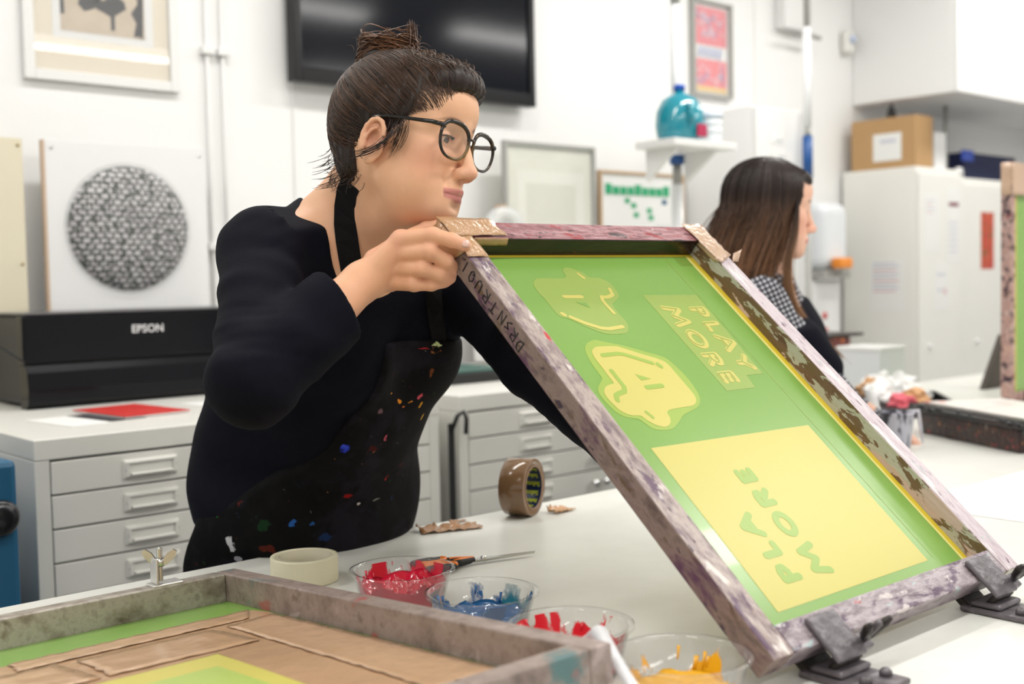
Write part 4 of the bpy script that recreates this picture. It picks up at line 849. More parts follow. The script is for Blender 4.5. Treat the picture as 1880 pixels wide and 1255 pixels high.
for k, (dx, dy, r, m, lab) in enumerate(((-.02, .20, .055, m_tis, 'crumpled white tissue at the left end of the black tray'), (-.05, .13, .05, m_tan, 'crumpled tan paper towel among the white tissues'), (.03, .08, .06, m_tis, 'tallest crumpled tissue near the middle of the tray'),
        (-.04, .02, .05, m_tis, 'crumpled tissue at the front middle of the tray'), (.05, -.03, .055, m_tis, 'crumpled tissue behind the middle of the tray'), (-.05, -.08, .045, m_tis, 'flat crumpled tissue at the tray’s near side'), (.04, -.13, .045, m_tan, 'small tan crumpled paper beside the pink one'), (-.01, -.20, .042, mat('pink_tissue', C(214,96,110), .7), 'pink stained crumpled tissue at the right end of the tray'))):
    v = Matrix.Rotation(-.9, 3, 'Z')@Vector((dx, dy, 0)); crumple('crumpled_tissue', lab, (3.46+v.x*1.05, 2.02+v.y*1.05, zt), r*1.15, k+2, m, zs=.75)
# small ink trolley and bucket behind
t = thing('ink_tray', 'dark tray stained with orange ink on the plan chest beyond the long-haired woman', 'tray', (3.86, 2.55, .0005))
MB().box((-.18, -.05, 1.0905), (.16, .2, 1.115), .003).build('shelf', m_grey_frame, t)
MB().box((-.14, -.03, 1.1155), (.14, .16, 1.155), .006).build('tray', paint('orange_ink_tray', [C(60,20,14), C(120,40,20), C(40,16,14)], [(C(214,110,30), 14, .56, .05)], rough=.3), t)
MB().box((-.16, -.04, 1.1555), (.22, .17, 1.168), .004).build('lid', m_iron, t)
t = thing('white_bucket', 'white square bucket on the far table behind the tissues', 'bucket', (3.80, 2.31, ZT+.0005))
MB().prism([(-.085, -.085), (.085, -.085), (.085, .085), (-.085, .085)], 0, .165).build('bucket', mat('bucket_white', (.74, .76, .78, 1), .35), t)
MB().box((-.09, -.09, .1655), (.09, .09, .18), .004).build('rim', m_pwhite, t)
# sheet of paper on the table by the upright screen
tag(MB().box((0, 0, 0), (.62, .55, .0006)).build('paper_sheet', mat('sheet_white', (.80, .79, .77, 1), .5)), 'large pale sheet lying on the table at the right edge', 'paper').location = (2.02, .62, ZT+.0004)
# black box with green cutting mat on the second chest
t = thing('light_box', 'flat black box with dark green mat on the second plan chest', 'box', (2.03, 2.72, 1.0905))
MB().box((0, 0, 0), (.42, .40, .032), .004).build('box', m_blackm, t); MB().box((.01, .01, .0325), (.41, .39, .036)).build('green_mat', mat('green_mat', C(20,80,70), .5), t)
# ------------------------------------------------------------------ people: smooth body surfaces grown from blended tapered volumes
def A3(*p): return np.array(p, dtype=np.float64)
def smin(a, b, k):
    if k <= 0: return np.minimum(a, b)
    h = np.clip(.5+.5*(b-a)/k, 0, 1); return b*(1-h)+a*h-k*h*(1-h)
def smax(a, b, k): return -smin(-a, -b, k)
def ell(P, c, r, R=None):
    q = P-A3(*c)
    if R is not None: q = q@R
    r = A3(*r); k0 = np.sqrt(((q/r)**2).sum(1)); k1 = np.sqrt(((q/(r*r))**2).sum(1))+1e-9
    return k0*(k0-1)/k1
def cone(P, a, b, ra, rb):
    a = A3(*a); b = A3(*b); ba = b-a; t = np.clip(((P-a)@ba)/(ba@ba), 0, 1)
    return np.linalg.norm(P-a-t[:, None]*ba, axis=1)-(ra+(rb-ra)*t)
def mesh_sdf(f, lo, hi, h):
    lo = A3(*lo); hi = A3(*hi); B = 4; nb = np.ceil((hi-lo)/(h*B)).astype(int); n = nb*B
    g = [lo[i]+(np.arange(nb[i])*B+(B-1)/2)*h for i in range(3)]
    G = np.stack(np.meshgrid(*g, indexing='ij'), -1).reshape(-1, 3); dc = f(G).reshape(nb)
    D = np.repeat(np.repeat(np.repeat(dc, B, 0), B, 1), B, 2).astype(np.float32)
    act = np.argwhere(np.abs(dc) < h*B*1.9)
    off = np.stack(np.meshgrid(*[np.arange(B)]*3, indexing='ij'), -1).reshape(-1, 3)
    I = (act[:, None, :]*B+off[None]).reshape(-1, 3)
    D[I[:, 0], I[:, 1], I[:, 2]] = f(lo+I*h)
    S = D < 0
    c = [S[i:n[0]-1+i, j:n[1]-1+j, k:n[2]-1+k] for i in (0, 1) for j in (0, 1) for k in (0, 1)]
    cnt = sum(x.astype(np.int8) for x in c); cells = np.argwhere((cnt > 0) & (cnt < 8)); idx = -np.ones(tuple(n-1), dtype=np.int64); idx[tuple(cells.T)] = np.arange(len(cells))
    acc = np.zeros((len(cells), 3)); w_ = np.zeros(len(cells)); cor = [(i, j, k) for i in (0, 1) for j in (0, 1) for k in (0, 1)]
    val = {q: D[cells[:, 0]+q[0], cells[:, 1]+q[1], cells[:, 2]+q[2]].astype(np.float64) for q in cor}
    for a in cor:
        for ax_ in range(3):
            if a[ax_] == 0:
                b = list(a); b[ax_] = 1; b = tuple(b); va, vb = val[a], val[b]; m = (va < 0) != (vb < 0)
                t = np.where(m, va/(va-vb+1e-12), 0); p = np.tile(A3(*a), (len(cells), 1)); p[:, ax_] += t; acc[m] += p[m]; w_[m] += 1
    V = lo+(cells+acc/w_[:, None])*h; Fs = []
    for ax_ in range(3):
        u, v = [(1, 2), (2, 0), (0, 1)][ax_]
        s0 = np.take(S, range(0, n[ax_]-1), ax_); s1_ = np.take(S, range(1, n[ax_]), ax_); e = np.argwhere(s0 != s1_)
        e = e[(e[:, u] > 0) & (e[:, v] > 0) & (e[:, u] < n[u]-1) & (e[:, v] < n[v]-1)]
        if not len(e): continue
        flip = s0[tuple(e.T)]
        def cell(du, dv): q = e.copy(); q[:, u] -= du; q[:, v] -= dv; return idx[tuple(q.T)]
        Q = np.stack([cell(1, 1), cell(0, 1), cell(0, 0), cell(1, 0)], 1); Q[~flip] = Q[~flip][:, ::-1]; Fs.append(Q)
    Fs = np.concatenate(Fs); Fs = Fs[(Fs >= 0).all(1)]
    for _ in range(2):     # light relaxation
        s_ = np.zeros_like(V); c_ = np.zeros(len(V))
        for i in range(4):
            a, b = Fs[:, i], Fs[:, (i+1) % 4]; np.add.at(s_, a, V[b]); np.add.at(c_, a, 1); np.add.at(s_, b, V[a]); np.add.at(c_, b, 1)
        V = V*.5+.5*s_/np.maximum(c_, 1)[:, None]
    return V, Fs
def np_mesh(name, parts, m, parent, loc, cols=None):
    vs = []; fs = []; k = 0
    for V, Q in parts: vs.append(V-A3(*loc)); fs.append(Q+k); k += len(V)
    V = np.concatenate(vs); Q = np.concatenate(fs)
    me = bpy.data.meshes.new(name); me.vertices.add(len(V)); me.vertices.foreach_set('co', V.astype(np.float32).ravel())
    me.loops.add(Q.size); me.loops.foreach_set('vertex_index', Q.astype(np.int32).ravel()); me.polygons.add(len(Q))
    me.polygons.foreach_set('loop_start', (np.arange(len(Q))*4).astype(np.int32))
    me.polygons.foreach_set('use_smooth', np.ones(len(Q), dtype=bool)); me.update(calc_edges=True); me.validate()
    if cols is not None:
        at_ = me.color_attributes.new('tint', 'FLOAT_COLOR', 'POINT'); at_.data.foreach_set('color', np.concatenate([cols, np.ones((len(cols), 1))], 1).astype(np.float32).ravel())
    me.materials.append(m); return put(name, me, parent)
def limb(pts, rad, VA, VB, na, nb_):
    # skin tube under the sleeve that ties the hand and the trunk into one surface
    pts = [A3(*p) for p in pts]; n_ = 13; V = []; Q = []; a = None
    for i, p in enumerate(pts):
        t = pts[min(i+1, len(pts)-1)]-pts[max(i-1, 0)]; t /= np.linalg.norm(t)
        a = np.cross(t, [.1, .2, 1.]) if a is None else a-t*(a@t); a /= np.linalg.norm(a); b = np.cross(t, a)
        for j in range(12): g = 2*math.pi*j/12; V.append(p+(a*math.cos(g)+b*math.sin(g))*rad[i])
    k = na+nb_
    for i in range(len(pts)-1):
        for j in range(12): Q.append((k+i*12+j, k+i*12+(j+1) % 12, k+(i+1)*12+(j+1) % 12, k+(i+1)*12+j))
    ia = int(np.argmin(np.linalg.norm(VA-pts[0], axis=1))); ib = na+int(np.argmin(np.linalg.norm(VB-pts[-1], axis=1)))
    for j in range(0, 12, 2):
        Q.append((ia, k+j, k+j+1, k+(j+2) % 12)); e = k+(len(pts)-1)*12; Q.append((ib, e+(j+2) % 12, e+j+1, e+j))
    return np.array(V), np.array(Q)
def join_limb(A, B, pts, rad):
    (VA, FA), (VB, FB) = A, B; V, Q = limb(pts, rad, VA, VB, len(VA), len(VB)); return np.concatenate([VA, VB, V]), np.concatenate([FA, FB+len(VA), Q])
def tint_mat(name, rough=.5, sss=0, spec=.5, bump=0, bscale=200, coat=0):
    m, nt, b = newmat(name); n = nt.nodes; L = nt.links
    a = n.new('ShaderNodeAttribute'); a.attribute_name = 'tint'
    z = n.new('ShaderNodeTexNoise'); z.inputs['Scale'].default_value = 35; z.inputs['Detail'].default_value = 4
    tc = n.new('ShaderNodeTexCoord'); L.new(tc.outputs['Object'], z.inputs['Vector'])
    hv = n.new('ShaderNodeHueSaturation'); mr = n.new('ShaderNodeMapRange'); mr.inputs[3].default_value = .93; mr.inputs[4].default_value = 1.07; L.new(z.outputs['Fac'], mr.inputs[0]); L.new(mr.outputs[0], hv.inputs['Value'])
    L.new(a.outputs['Color'], hv.inputs['Color']); L.new(hv.outputs[0], b.inputs['Base Color']); b.inputs['Roughness'].default_value = rough; b.inputs['Specular IOR Level'].default_value = spec; b.inputs['Coat Weight'].default_value = coat
    if sss: b.inputs['Subsurface Weight'].default_value = sss; b.inputs['Subsurface Radius'].default_value = (.010, .0035, .002); b.inputs['Subsurface Scale'].default_value = 1
    if bump:
        z2 = n.new('ShaderNodeTexNoise'); z2.inputs['Scale'].default_value = bscale; z2.inputs['Detail'].default_value = 5; L.new(tc.outputs['Object'], z2.inputs['Vector'])
        bp = n.new('ShaderNodeBump'); bp.inputs['Strength'].default_value = bump; bp.inputs['Distance'].default_value = .0006; L.new(z2.outputs['Fac'], bp.inputs['Height']); L.new(bp.outputs[0], b.inputs['Normal'])
    return m
def ear_sdf(P, s, x0=-.010, z0=-.020):
    # one ear: plate, rolled helix, antihelix, tragus, lobe
    y = .078*s
    c, si = math.cos(.18), math.sin(.18); R = np.array([[c, 0, si], [0, 1, 0], [-si, 0, c]]).T
    T = lambda x, yy, z: (x0+c*x+si*z, y+s*yy, z0-si*x+c*z)
    d = ell(P, T(.000, -.002, .002), (.0175, .0055, .0300), R)
    d = smax(d, -ell(P, T(.002, .006, .001), (.0120, .0090, .0195), R), .002)
    pts = [T(.018*math.cos(g)-.001, .0055, .004+.027*math.sin(g)) for g in [math.radians(a) for a in (-25, 5, 35, 62, 90, 118, 146, 175, 200, 225)][::1]]
    pts = [T(-(.0175*math.cos(g))+.001, .005, .004+.0265*math.sin(g)) for g in [math.radians(a) for a in (-48, -22, 4, 30, 58, 88, 118, 146, 166)]]
    for a, b in zip(pts[:-1], pts[1:]): d = smin(d, cone(P, a, b, .0036, .0036), .0015)
    ah = [T(-.0085, .005, -.012), T(-.0095, .0055, .002), T(-.004, .005, .013), T(.003, .004, .018)]
    for a, b in zip(ah[:-1], ah[1:]): d = smin(d, cone(P, a, b, .0028, .0026), .002)
    d = smin(d, ell(P, T(.012, .003, -.004), (.004, .0045, .006), R), .003)
    d = smin(d, ell(P, T(.003, .001, -.0265), (.0085, .0050, .0085), R), .004)
    return d
def head_sdf(P, brow=1.0, full=True):
    """P in head coordinates: x forward, y left, z up, origin between the ears at eye level"""
    Q = P.copy(); Q[:, 1] = np.abs(Q[:, 1])                 # the face is built symmetric
    d = ell(Q, (-.014, 0, .038), (.094, .073, .078))
    d = smin(d, ell(Q, (-.048, 0, .0), (.052, .058, .058)), .03)
    d = smin(d, ell(Q, (.042, 0, .048), (.0555, .060, .052)), .03)
    d = smin(d, ell(Q, (.032, 0, -.022), (.056, .058, .060)), .03)
    d = smin(d, ell(Q, (.050, .038, -.026), (.029, .024, .024)), .02)
    d = smin(d, cone(Q, (.004, .046, -.062), (.066, .016, -.098), .017, .016), .03)
    d = smin(d, ell(Q, (.052, 0, -.092), (.026, .030, .020)), .02)
    d = smin(d, ell(Q, (.0755, 0, -.101), (.0165, .019, .0155)), .012)
    d = smin(d, ell(Q, (.066, 0, -.070), (.031, .031, .028)), .016)
    if full != 2: d = smin(d, ell(Q, (.030, .0, -.088), (.046, .046, .026)), .03); d = smin(d, ell(Q, (.030, .036, -.060), (.034, .024, .032)), .02)
    d = smin(d, ell(Q, (.045, .031, -.058), (.028, .024, .032)), .02)       # cheeks
    d = smin(d, cone(Q, (.086, 0, .020), (.064, .046, .019), .0085, .0075), .012)
    d = smax(d, -ell(Q, (.098, .033, -.002), (.021, .021, .0125)), .012)    # socket
    d = smax(d, -ell(Q, (.093, .014, -.006), (.010, .006, .012)), .008)
    # lids around the eyeball
    lid = ell(Q, (.0705, .0315, -.001), (.0138, .0152, .0132))
    lid = smax(lid, -ell(Q, (.0860, .0312, -.0036), (.0112, .0122, .0040)), .0008)
    d = smin(d, lid, .004)
    # nose
    d = smin(d, cone(Q, (.089, 0, .006), (.1055, 0, -.038), .0072, .0100), .010)
    d = smin(d, ell(Q, (.1085, 0, -.0425), (.0112, .0105, .0095)), .007)
    d = smin(d, ell(Q, (.0975, .0110, -.0460), (.0115, .0072, .0085)), .007)
    d = smax(d, -ell(Q, (.1015, .0062, -.0545), (.0060, .0032, .0046)), .002)
    d = smax(d, -ell(Q, (.0900, .0225, -.0560), (.008, .0030, .012)), .008)
    d = smax(d, -cone(Q, (.1045, 0, -.058), (.1040, 0, -.064), .0022, .0022), .003)
    # lips
    d = smin(d, cone(Q, (.0958, .004, -.0692), (.0835, .0235, -.0745), .0048, .0022), .004)
    d = smin(d, cone(Q, (.0930, .0, -.0808), (.0825, .0215, -.0765), .0058, .0024), .004)
    d = smax(d, -cone(Q, (.1025, 0, -.0752), (.0860, .0265, -.0765), .0014, .0012), .0018)
    d = smax(d, -ell(Q, (.1020, 0, -.0925), (.012, .016, .0045)), .008)
    if full: d = smin(d, ear_sdf(Q, 1), .004)
    return d
def fr(Mx, P): # world -> local
    R = np.array(Mx.to_3x3()); return (P-A3(*Mx.translation))@R
def axes(x, y, z, o): return Matrix.Translation(o)@Matrix((x, y, z)).transposed().to_4x4()
fh = Vector((fwd.x, fwd.y, 0)).normalized(); rh = Vector((fh.y, -fh.x, 0))
def facing(yaw_, pitch_, roll_, o):
    x = math.cos(yaw_)*rh-math.sin(yaw_)*fh; z = Vector((0, 0, 1)); y = z.cross(x)
    x2 = x*math.cos(pitch_)-z*math.sin(pitch_); z2 = z*math.cos(pitch_)+x*math.sin(pitch_)
    y3 = y*math.cos(roll_)+z2*math.sin(roll_); z3 = z2*math.cos(roll_)-y*math.sin(roll_)
    return axes(x2, y3, z3, o)
def v3(p): return (p.x, p.y, p.z)

# ================================================================== the woman lifting the screen
MH = facing(.46, .115, -.165, Vector((1.0285, 1.3775, 1.6060)))@Matrix.Scale(1.0, 4)
hw = lambda x, y, z: v3(MH@Vector((x, y, z)))
pelv, wai, chest, uch, nbase = [v3(at(*p[:2], d=p[2])) for p in ((546, 1010, 2.15), (588, 850, 2.05), (630, 650, 1.93), (630, 520, 1.86), (640, 432, 1.82))]
TF = Vector((.112, -.993, 0)).normalized(); TL_ = Vector((0, 0, 1)).cross(TF)      # torso forward / her left
RT = np.array([TF, TL_, Vector((0, 0, 1))]).T
shR = v3(at(486, 462, d=1.70)); elR = v3(at(462, 704, d=1.485)); wrR = v3(at(664, 518, d=1.600))
shL = v3(Vector(nbase)+TL_*.165+Vector((0, 0, -.045))+TF*.03); elL = v3(at(980, 676, d=1.80)); wrL = v3(at(1106, 796, d=1.67))
FING = {'index': [((736, 440, 1.590), 0.0127), ((795, 432, 1.566), 0.0106), ((830, 441, 1.560), 0.0093), ((853, 450, 1.559), 0.0084)],
        'middle': [((728, 466, 1.597), 0.0127), ((790, 462, 1.566), 0.0108), ((820, 480, 1.574), 0.0097), ((835, 492, 1.590), 0.0086)],
        'ring': [((725, 493, 1.606), 0.0124), ((778, 494, 1.574), 0.0103), ((808, 504, 1.580), 0.0093), ((826, 510, 1.592), 0.0083)],
        'little': [((716, 517, 1.614), 0.0117), ((760, 522, 1.588), 0.0093), ((792, 522, 1.588), 0.0084), ((816, 518, 1.594), 0.0076)],
        'thumb': [((690, 478, 1.630), 0.0162), ((738, 444, 1.646), 0.0135), ((784, 421, 1.650), 0.0110), ((818, 410, 1.646), 0.0091)]}
def hand_sdf(P, wr, fore, chains):
    d = cone(P, fore, wr, .036, .0265)
    palm = None
    for k, ch in chains.items():
        pts = [(v3(at(*c[:2], d=c[2])), r) for c, r in ch] if len(ch[0][0]) == 3 and ch[0][0][0] > 50 else ch
        a, ra = pts[0]
        if k != 'thumb':
            g = cone(P, wr, a, .021, .0130); palm = g if palm is None else smin(palm, g, .010)
        else: d = smin(d, cone(P, wr, a, .020, .0155), .012)
    d = smin(d, palm, .012)
    for k, ch in chains.items():
        pts = [(v3(at(*c[:2], d=c[2])), r) for c, r in ch] if len(ch[0][0]) == 3 and ch[0][0][0] > 50 else ch
        f_ = None
        for (a, ra), (b, rb) in zip(pts[:-1], pts[1:]):
            g = cone(P, a, b, ra, rb*1.04); f_ = g if f_ is None else smin(f_, g, .003)
        for (b, rb) in pts[1:-1]: f_ = smin(f_, np.linalg.norm(P-A3(*b), axis=1)-rb*1.05, .003)
        if k != 'thumb': f_ = smin(f_, np.linalg.norm(P-A3(*pts[0][0]), axis=1)-pts[0][1]*1.04, .004)
        d = smin(d, f_, .0055)
    return d
def neck_sdf(P):
    d = cone(P, hw(-.030, 0, -.035), v3(lerp(Vector(nbase), Vector(uch), .1)), .054, .064)
    d = smin(d, cone(P, hw(.020, -.012, -.095), v3(Vector(nbase)+TF*.03), .030, .045), .04)
    d = smin(d, cone(P, nbase, shR, .052, .050), .05)
    d = smin(d, cone(P, nbase, shL, .052, .048), .05)
    d = smin(d, cone(P, hw(-.055, .0, -.03), v3(Vector(nbase)-TF*.035), .040, .058), .03)
    d = smin(d, ell(P, v3(Vector(uch)+TF*.010+Vector((0, 0, .0))), (.098, .150, .12), RT), .05)
    # collar bones, neck cord
    cb = Vector(nbase)+TF*.070+Vector((0, 0, -.028))
    d = smin(d, cone(P, v3(cb-TL_*.012), v3(Vector(shR)+TF*.03+Vector((0, 0, .035))), .006, .007), .012)
    d = smin(d, cone(P, hw(-.018, -.050, -.045), v3(cb-TL_*.015), .012, .008), .018)
    return d
def upper_sdf(P):
    return smin(head_sdf(fr(MH, P)), neck_sdf(P), .020)
HAND_FORE = v3(lerp(Vector(wrR), Vector(elR), .55))
def torso_sdf(P, g=0.):
    d = ell(P, pelv, (.145, .192, .19), RT)
    d = smin(d, ell(P, wai, (.132, .180, .20), RT), .08)
    d = smin(d, ell(P, chest, (.124, .176, .19), RT), .08)
    d = smin(d, ell(P, uch, (.095, .155, .12), RT), .06)
    for s_ in (-1, 1): d = smin(d, ell(P, v3(Vector(chest)+TF*.085+TL_*.075*s_+Vector((0, 0, .01))), (.072, .072, .078), RT), .04)
    return d-g
def sweater_sdf(P):
    d = torso_sdf(P, .006)
    d = smin(d, cone(P, nbase, shR, .058, .058), .05); d = smin(d, cone(P, nbase, shL, .056, .052), .05)
    d = smin(d, neck_sdf(P)-.004, .012)
    d = smin(d, cone(P, v3(at(500, 600, d=1.88)), v3(at(452, 860, d=2.05)), .075, .100), .06)      # loose back panel
    w1 = np.sin(P[:, 2]*95+P[:, 0]*40+3*np.sin(P[:, 1]*22))*np.sin(P[:, 0]*31+P[:, 2]*17+1.3)*.0016
    cr_ = np.sin(P[:, 2]*250+P[:, 1]*90+6*np.sin(P[:, 0]*17+P[:, 2]*9)); w1 = w1+np.maximum(cr_, 0)**2*.0014*np.clip(.5+.9*np.sin(P[:, 2]*23+P[:, 0]*19+1.), 0, 1)
    arm = cone(P, shR, elR, .060, .053); fo = cone(P, elR, v3(lerp(Vector(elR), Vector(wrR), .90)), .056, .053)
    arm = smin(arm, fo, .02)+w1
    d = smin(d, arm, .035)
    ll = smin(cone(P, shL, elL, .056, .046), cone(P, elL, v3(lerp(Vector(elL), Vector(wrL), 1.10)), .046, .036), .02)+w1
    d = smin(d, ll, .04)
    # loose hem flaring over the hips
    d = smin(d, ell(P, v3(lerp(Vector(pelv), Vector(wai), .55)), (.150, .196, .10), RT), .06)
    d += .0016*np.sin(P[:, 2]*60+8*np.sin(P[:, 0]*9+P[:, 1]*5))
    # neckline
    d = smax(d, -cone(P, v3(at(706, 462, d=1.735)), v3(at(660, 330, d=1.82)), .078, .092), .006)
    pn = A3(0, 0, .86)+A3(*v3(TF))*.46; d = smax(d, np.where((np.linalg.norm(P-A3(*nbase), axis=1) < .17) | ((P[:, 2] > nbase[2]+.045) & (np.linalg.norm(P-A3(*nbase), axis=1) < .32)), (P-A3(*v3(at(556, 361, d=1.80))))@pn, -1.), .004)
    # cuff
    ax_ = (A3(*wrR)-A3(*elR)); ax_ /= np.linalg.norm(ax_); cu = A3(*wrR)-ax_*.050; ax0 = ax_; ax_ = ax_+.38*A3(*v3(rh)); ax_ /= np.linalg.norm(ax_)
    near = cone(P, cu-ax0*.02, A3(*wrR)+ax0*.10, .085, .085)
    pl = (P-cu)@ax_
    d = smax(d, np.where(near < 0, pl, -1.), .004)
    # hem
    hz = A3(*pelv)[2]+.085
    d = smax(d, hz-P[:, 2]+.05*((P-A3(*pelv))@A3(*v3(TL_))) , .01)
    return d
def legs_sdf(P):
    d = ell(P, pelv, (.143, .193, .20), RT)
    for s_ in (-1, 1):
        hip = Vector(pelv)+TL_*.095*s_; knee = Vector((hip.x, hip.y+.04, .50)); ank = Vector((knee.x, knee.y+.03, .09))
        d = smin(d, cone(P, v3(hip), v3(knee), .105, .068), .05); d = smin(d, cone(P, v3(knee), v3(ank), .066, .050), .03)
        d = smin(d, cone(P, (ank.x, ank.y+.02, .05), (ank.x+.01, ank.y-.17, .04), .045, .036), .02)
    return d
def apron_sdf(P):
    T = fr(axes(TF, TL_, Vector((0, 0, 1)), Vector(pelv)), P)    # x forward, y left, z up from the pelvis
    body = torso_sdf(P, .0135)
    body = smin(body, ell(P, v3(lerp(Vector(pelv), Vector(wai), .5)), (.158, .203, .11), RT), .06)
    body = smin(body, legs_sdf(P)-.012, .03)
    body += .0012*np.sin(P[:, 2]*50+6*np.sin(P[:, 0]*12))
    sp = A3(*chest)-A3(*pelv); zt_ = T[:, 2]
    top = .398
    half = np.interp(zt_, [-.6, .05, .12, .22, .32, .40], [.30, .30, .23, .165, .130, .115])
    mid = np.interp(zt_, [0, .45], [0, .0])
    d = smax(body, np.abs(T[:, 1]-mid)-half, .008)
    lean = np.interp(zt_, [0, .45], [0, 1])*((A3(*uch)-A3(*pelv))@A3(*v3(TF)))
    d = smax(d, -(T[:, 0]-lean+.05), .008)
    d = smax(d, zt_-top, .004); d = smax(d, .42-P[:, 2], .004)
    return d
WLOC = Vector((pelv[0], pelv[1], 0))
woman = thing('person', 'woman with hair bun, glasses, navy top and ink-spattered black apron lifting the screen', 'person', WLOC)
m_skin = tint_mat('skin', rough=.50, sss=.12, spec=.35, bump=.25, bscale=420)
SK = A3(.83, .475, .295)
def skin_cols(V, Mx, lipc=A3(.60, .23, .20), base=SK, hand=None):
    L_ = fr(Mx, V); Q = L_.copy(); Q[:, 1] = np.abs(Q[:, 1]); c = np.tile(base, (len(V), 1))
    def blend(mask, col): c[:] = c*(1-mask[:, None])+col*mask[:, None]
    g = lambda ctr, r, s_=1: np.clip(1.25-np.linalg.norm((Q-A3(*ctr))/A3(*r), axis=1), 0, 1)*s_
    blend(g((.06, .045, -.035), (.038, .034, .034), .55), A3(.78, .33, .23))
    blend(g((.108, 0, -.045), (.022, .022, .018), .45), A3(.74, .34, .26))
    blend(g((-.01, .08, -.015), (.03, .02, .035), .45), A3(.72, .32, .22))
    blend(g((.080, .031, -.003), (.016, .020, .011), .35), A3(.50, .26, .20))
    blend(g((-.008, .082, -.020), (.010, .008, .017), .6), A3(.50, .19, .12))
    up_ = np.clip(1.0-np.abs(Q[:, 2]+.0698+.10*Q[:, 1])/.0046, 0, 1)*(Q[:, 1] < .0265)*(Q[:, 0] > .080)
    lo_ = np.clip(1.15-np.abs(Q[:, 2]+.0812-.16*Q[:, 1])/.0062, 0, 1)*(Q[:, 1] < .0255)*(Q[:, 0] > .078)
    blend(np.clip(np.maximum(up_, lo_)*1.6, 0, 1), lipc)
    ml = np.clip(1.4-np.abs(Q[:, 2]+.0752+.05*Q[:, 1])/.0014, 0, 1)*(Q[:, 1] < .0265)*(Q[:, 0] > .080)
    blend(ml*.75, A3(.30, .085, .07))  # shade of the crease between the lips, put into the tint
    # eyebrow
    bz = .0215+.004*np.sin((Q[:, 1]-.012)*80)-.0; tp = np.clip((Q[:, 1]-.008)/.008, .15, 1)*np.clip((.058-Q[:, 1])/.022, 0, 1); br_ = np.clip(1.3-np.abs(Q[:, 2]-bz)/(.0034*tp+.0002), 0, 1)*tp*(Q[:, 0] > .050)
    blend(np.clip(br_, 0, 1)*.82, A3(.06, .028, .018))
    lash = np.clip(1.2-np.abs(Q[:, 2]-(.0022-9*(Q[:, 1]-.0310)**2))/.0011, 0, 1)*(np.abs(Q[:, 1]-.031) < .0135)*(Q[:, 0] > .074)
    blend(lash*.8, A3(.05, .025, .02))
    return c
import time; T0 = time.time()
up_lo = (min(hw(.13, 0, 0)[0], shR[0])-.10, 1.20, 1.34); 
Va, Fa = mesh_sdf(upper_sdf, (.83, 1.22, 1.30), (1.25, 1.62, 1.75), .0022)
ca = skin_cols(Va, MH)
hs = lambda P: hand_sdf(P, wrR, HAND_FORE, FING)
allp = [v3(at(*c[:2], d=c[2])) for ch in FING.values() for c, r in ch]+[wrR, HAND_FORE]
lo = A3(*[min(p[i] for p in allp)-.045 for i in range(3)]); hi = A3(*[max(p[i] for p in allp)+.045 for i in range(3)])
Vb, Fb = mesh_sdf(hs, lo, hi, .0017)
cb_ = np.tile(SK*A3(1.02, .97, .95), (len(Vb), 1))
for k, ch in FING.items():
    for j, (c, r) in enumerate(ch):
        p = A3(*v3(at(*c[:2], d=c[2]))); w_ = np.clip(1.35-np.linalg.norm(Vb-p, axis=1)/(r*1.5), 0, 1)*(.45 if j in (0, 3) else .22)
        cb_ = cb_*(1-w_[:, None])+A3(.76, .33, .26)*w_[:, None]
# left hand, reaching under the screen, same build mirrored
wl = Vector(wrL); dirl = (Vector(wrL)-Vector(elL)).normalized(); nl = Vector((-.35, .2, .92)).normalized(); sdl = dirl.cross(nl).normalized()
def simple_hand(wr_, el_, nrm, side, sc=1.):
    w0 = Vector(wr_); dr = (w0-Vector(el_)).normalized(); n0 = Vector(nrm); n0 = (n0-dr*n0.dot(dr)).normalized(); s0 = dr.cross(n0)*side
    f = lambda a, b, c: v3(w0+(dr*a+s0*b+n0*c)*sc)
    return {k: [(f(*p), r*sc) for p, r in ch] for k, ch in HANDT.items()}
HANDT = {'index': [((.085, .028, 0), .0108), ((.122, .032, .004), .009), ((.142, .034, .016), .008), ((.150, .034, .032), .0074)], 'middle': [((.088, .008, 0), .0108), ((.130, .010, .005), .009), ((.152, .010, .018), .008), ((.160, .010, .036), .0074)],
         'ring': [((.084, -.012, 0), .0105), ((.122, -.013, .004), .0086), ((.144, -.013, .016), .0078), ((.152, -.013, .032), .0072)], 'little': [((.076, -.030, 0), .0098), ((.105, -.034, .004), .008), ((.122, -.034, .013), .0072), ((.130, -.034, .026), .0068)],
         'thumb': [((.03, .030, .004), .014), ((.060, .052, .010), .0115), ((.085, .062, .020), .0098), ((.104, .060, .032), .0084)]}
FINGL = simple_hand(wrL, elL, (-.1, .6, -.6), 1, .92)
Vc, Fc = mesh_sdf(lambda P: hand_sdf(P, wrL, v3(lerp(Vector(wrL), Vector(elL), .4)), FINGL), A3(*wrL)-.20, A3(*wrL)+.20, .0028)
cc = np.tile(SK, (len(Vc), 1))
b1 = join_limb((Va, Fa), (Vb, Fb), [shR, v3(lerp(Vector(shR), Vector(elR), .5)), elR, HAND_FORE], [.038, .036, .034, .030])
b2 = join_limb(b1, (Vc, Fc), [shL, v3(lerp(Vector(shL), Vector(elL), .5)), elL, v3(lerp(Vector(wrL), Vector(elL), .4))], [.036, .033, .031, .026])
cx = np.tile(SK, (len(b2[0]), 1)); cx[:len(Va)] = ca; cx[len(Va):len(Va)+len(Vb)] = cb_
body = np_mesh('body', [b2], m_skin, woman, WLOC, cx)
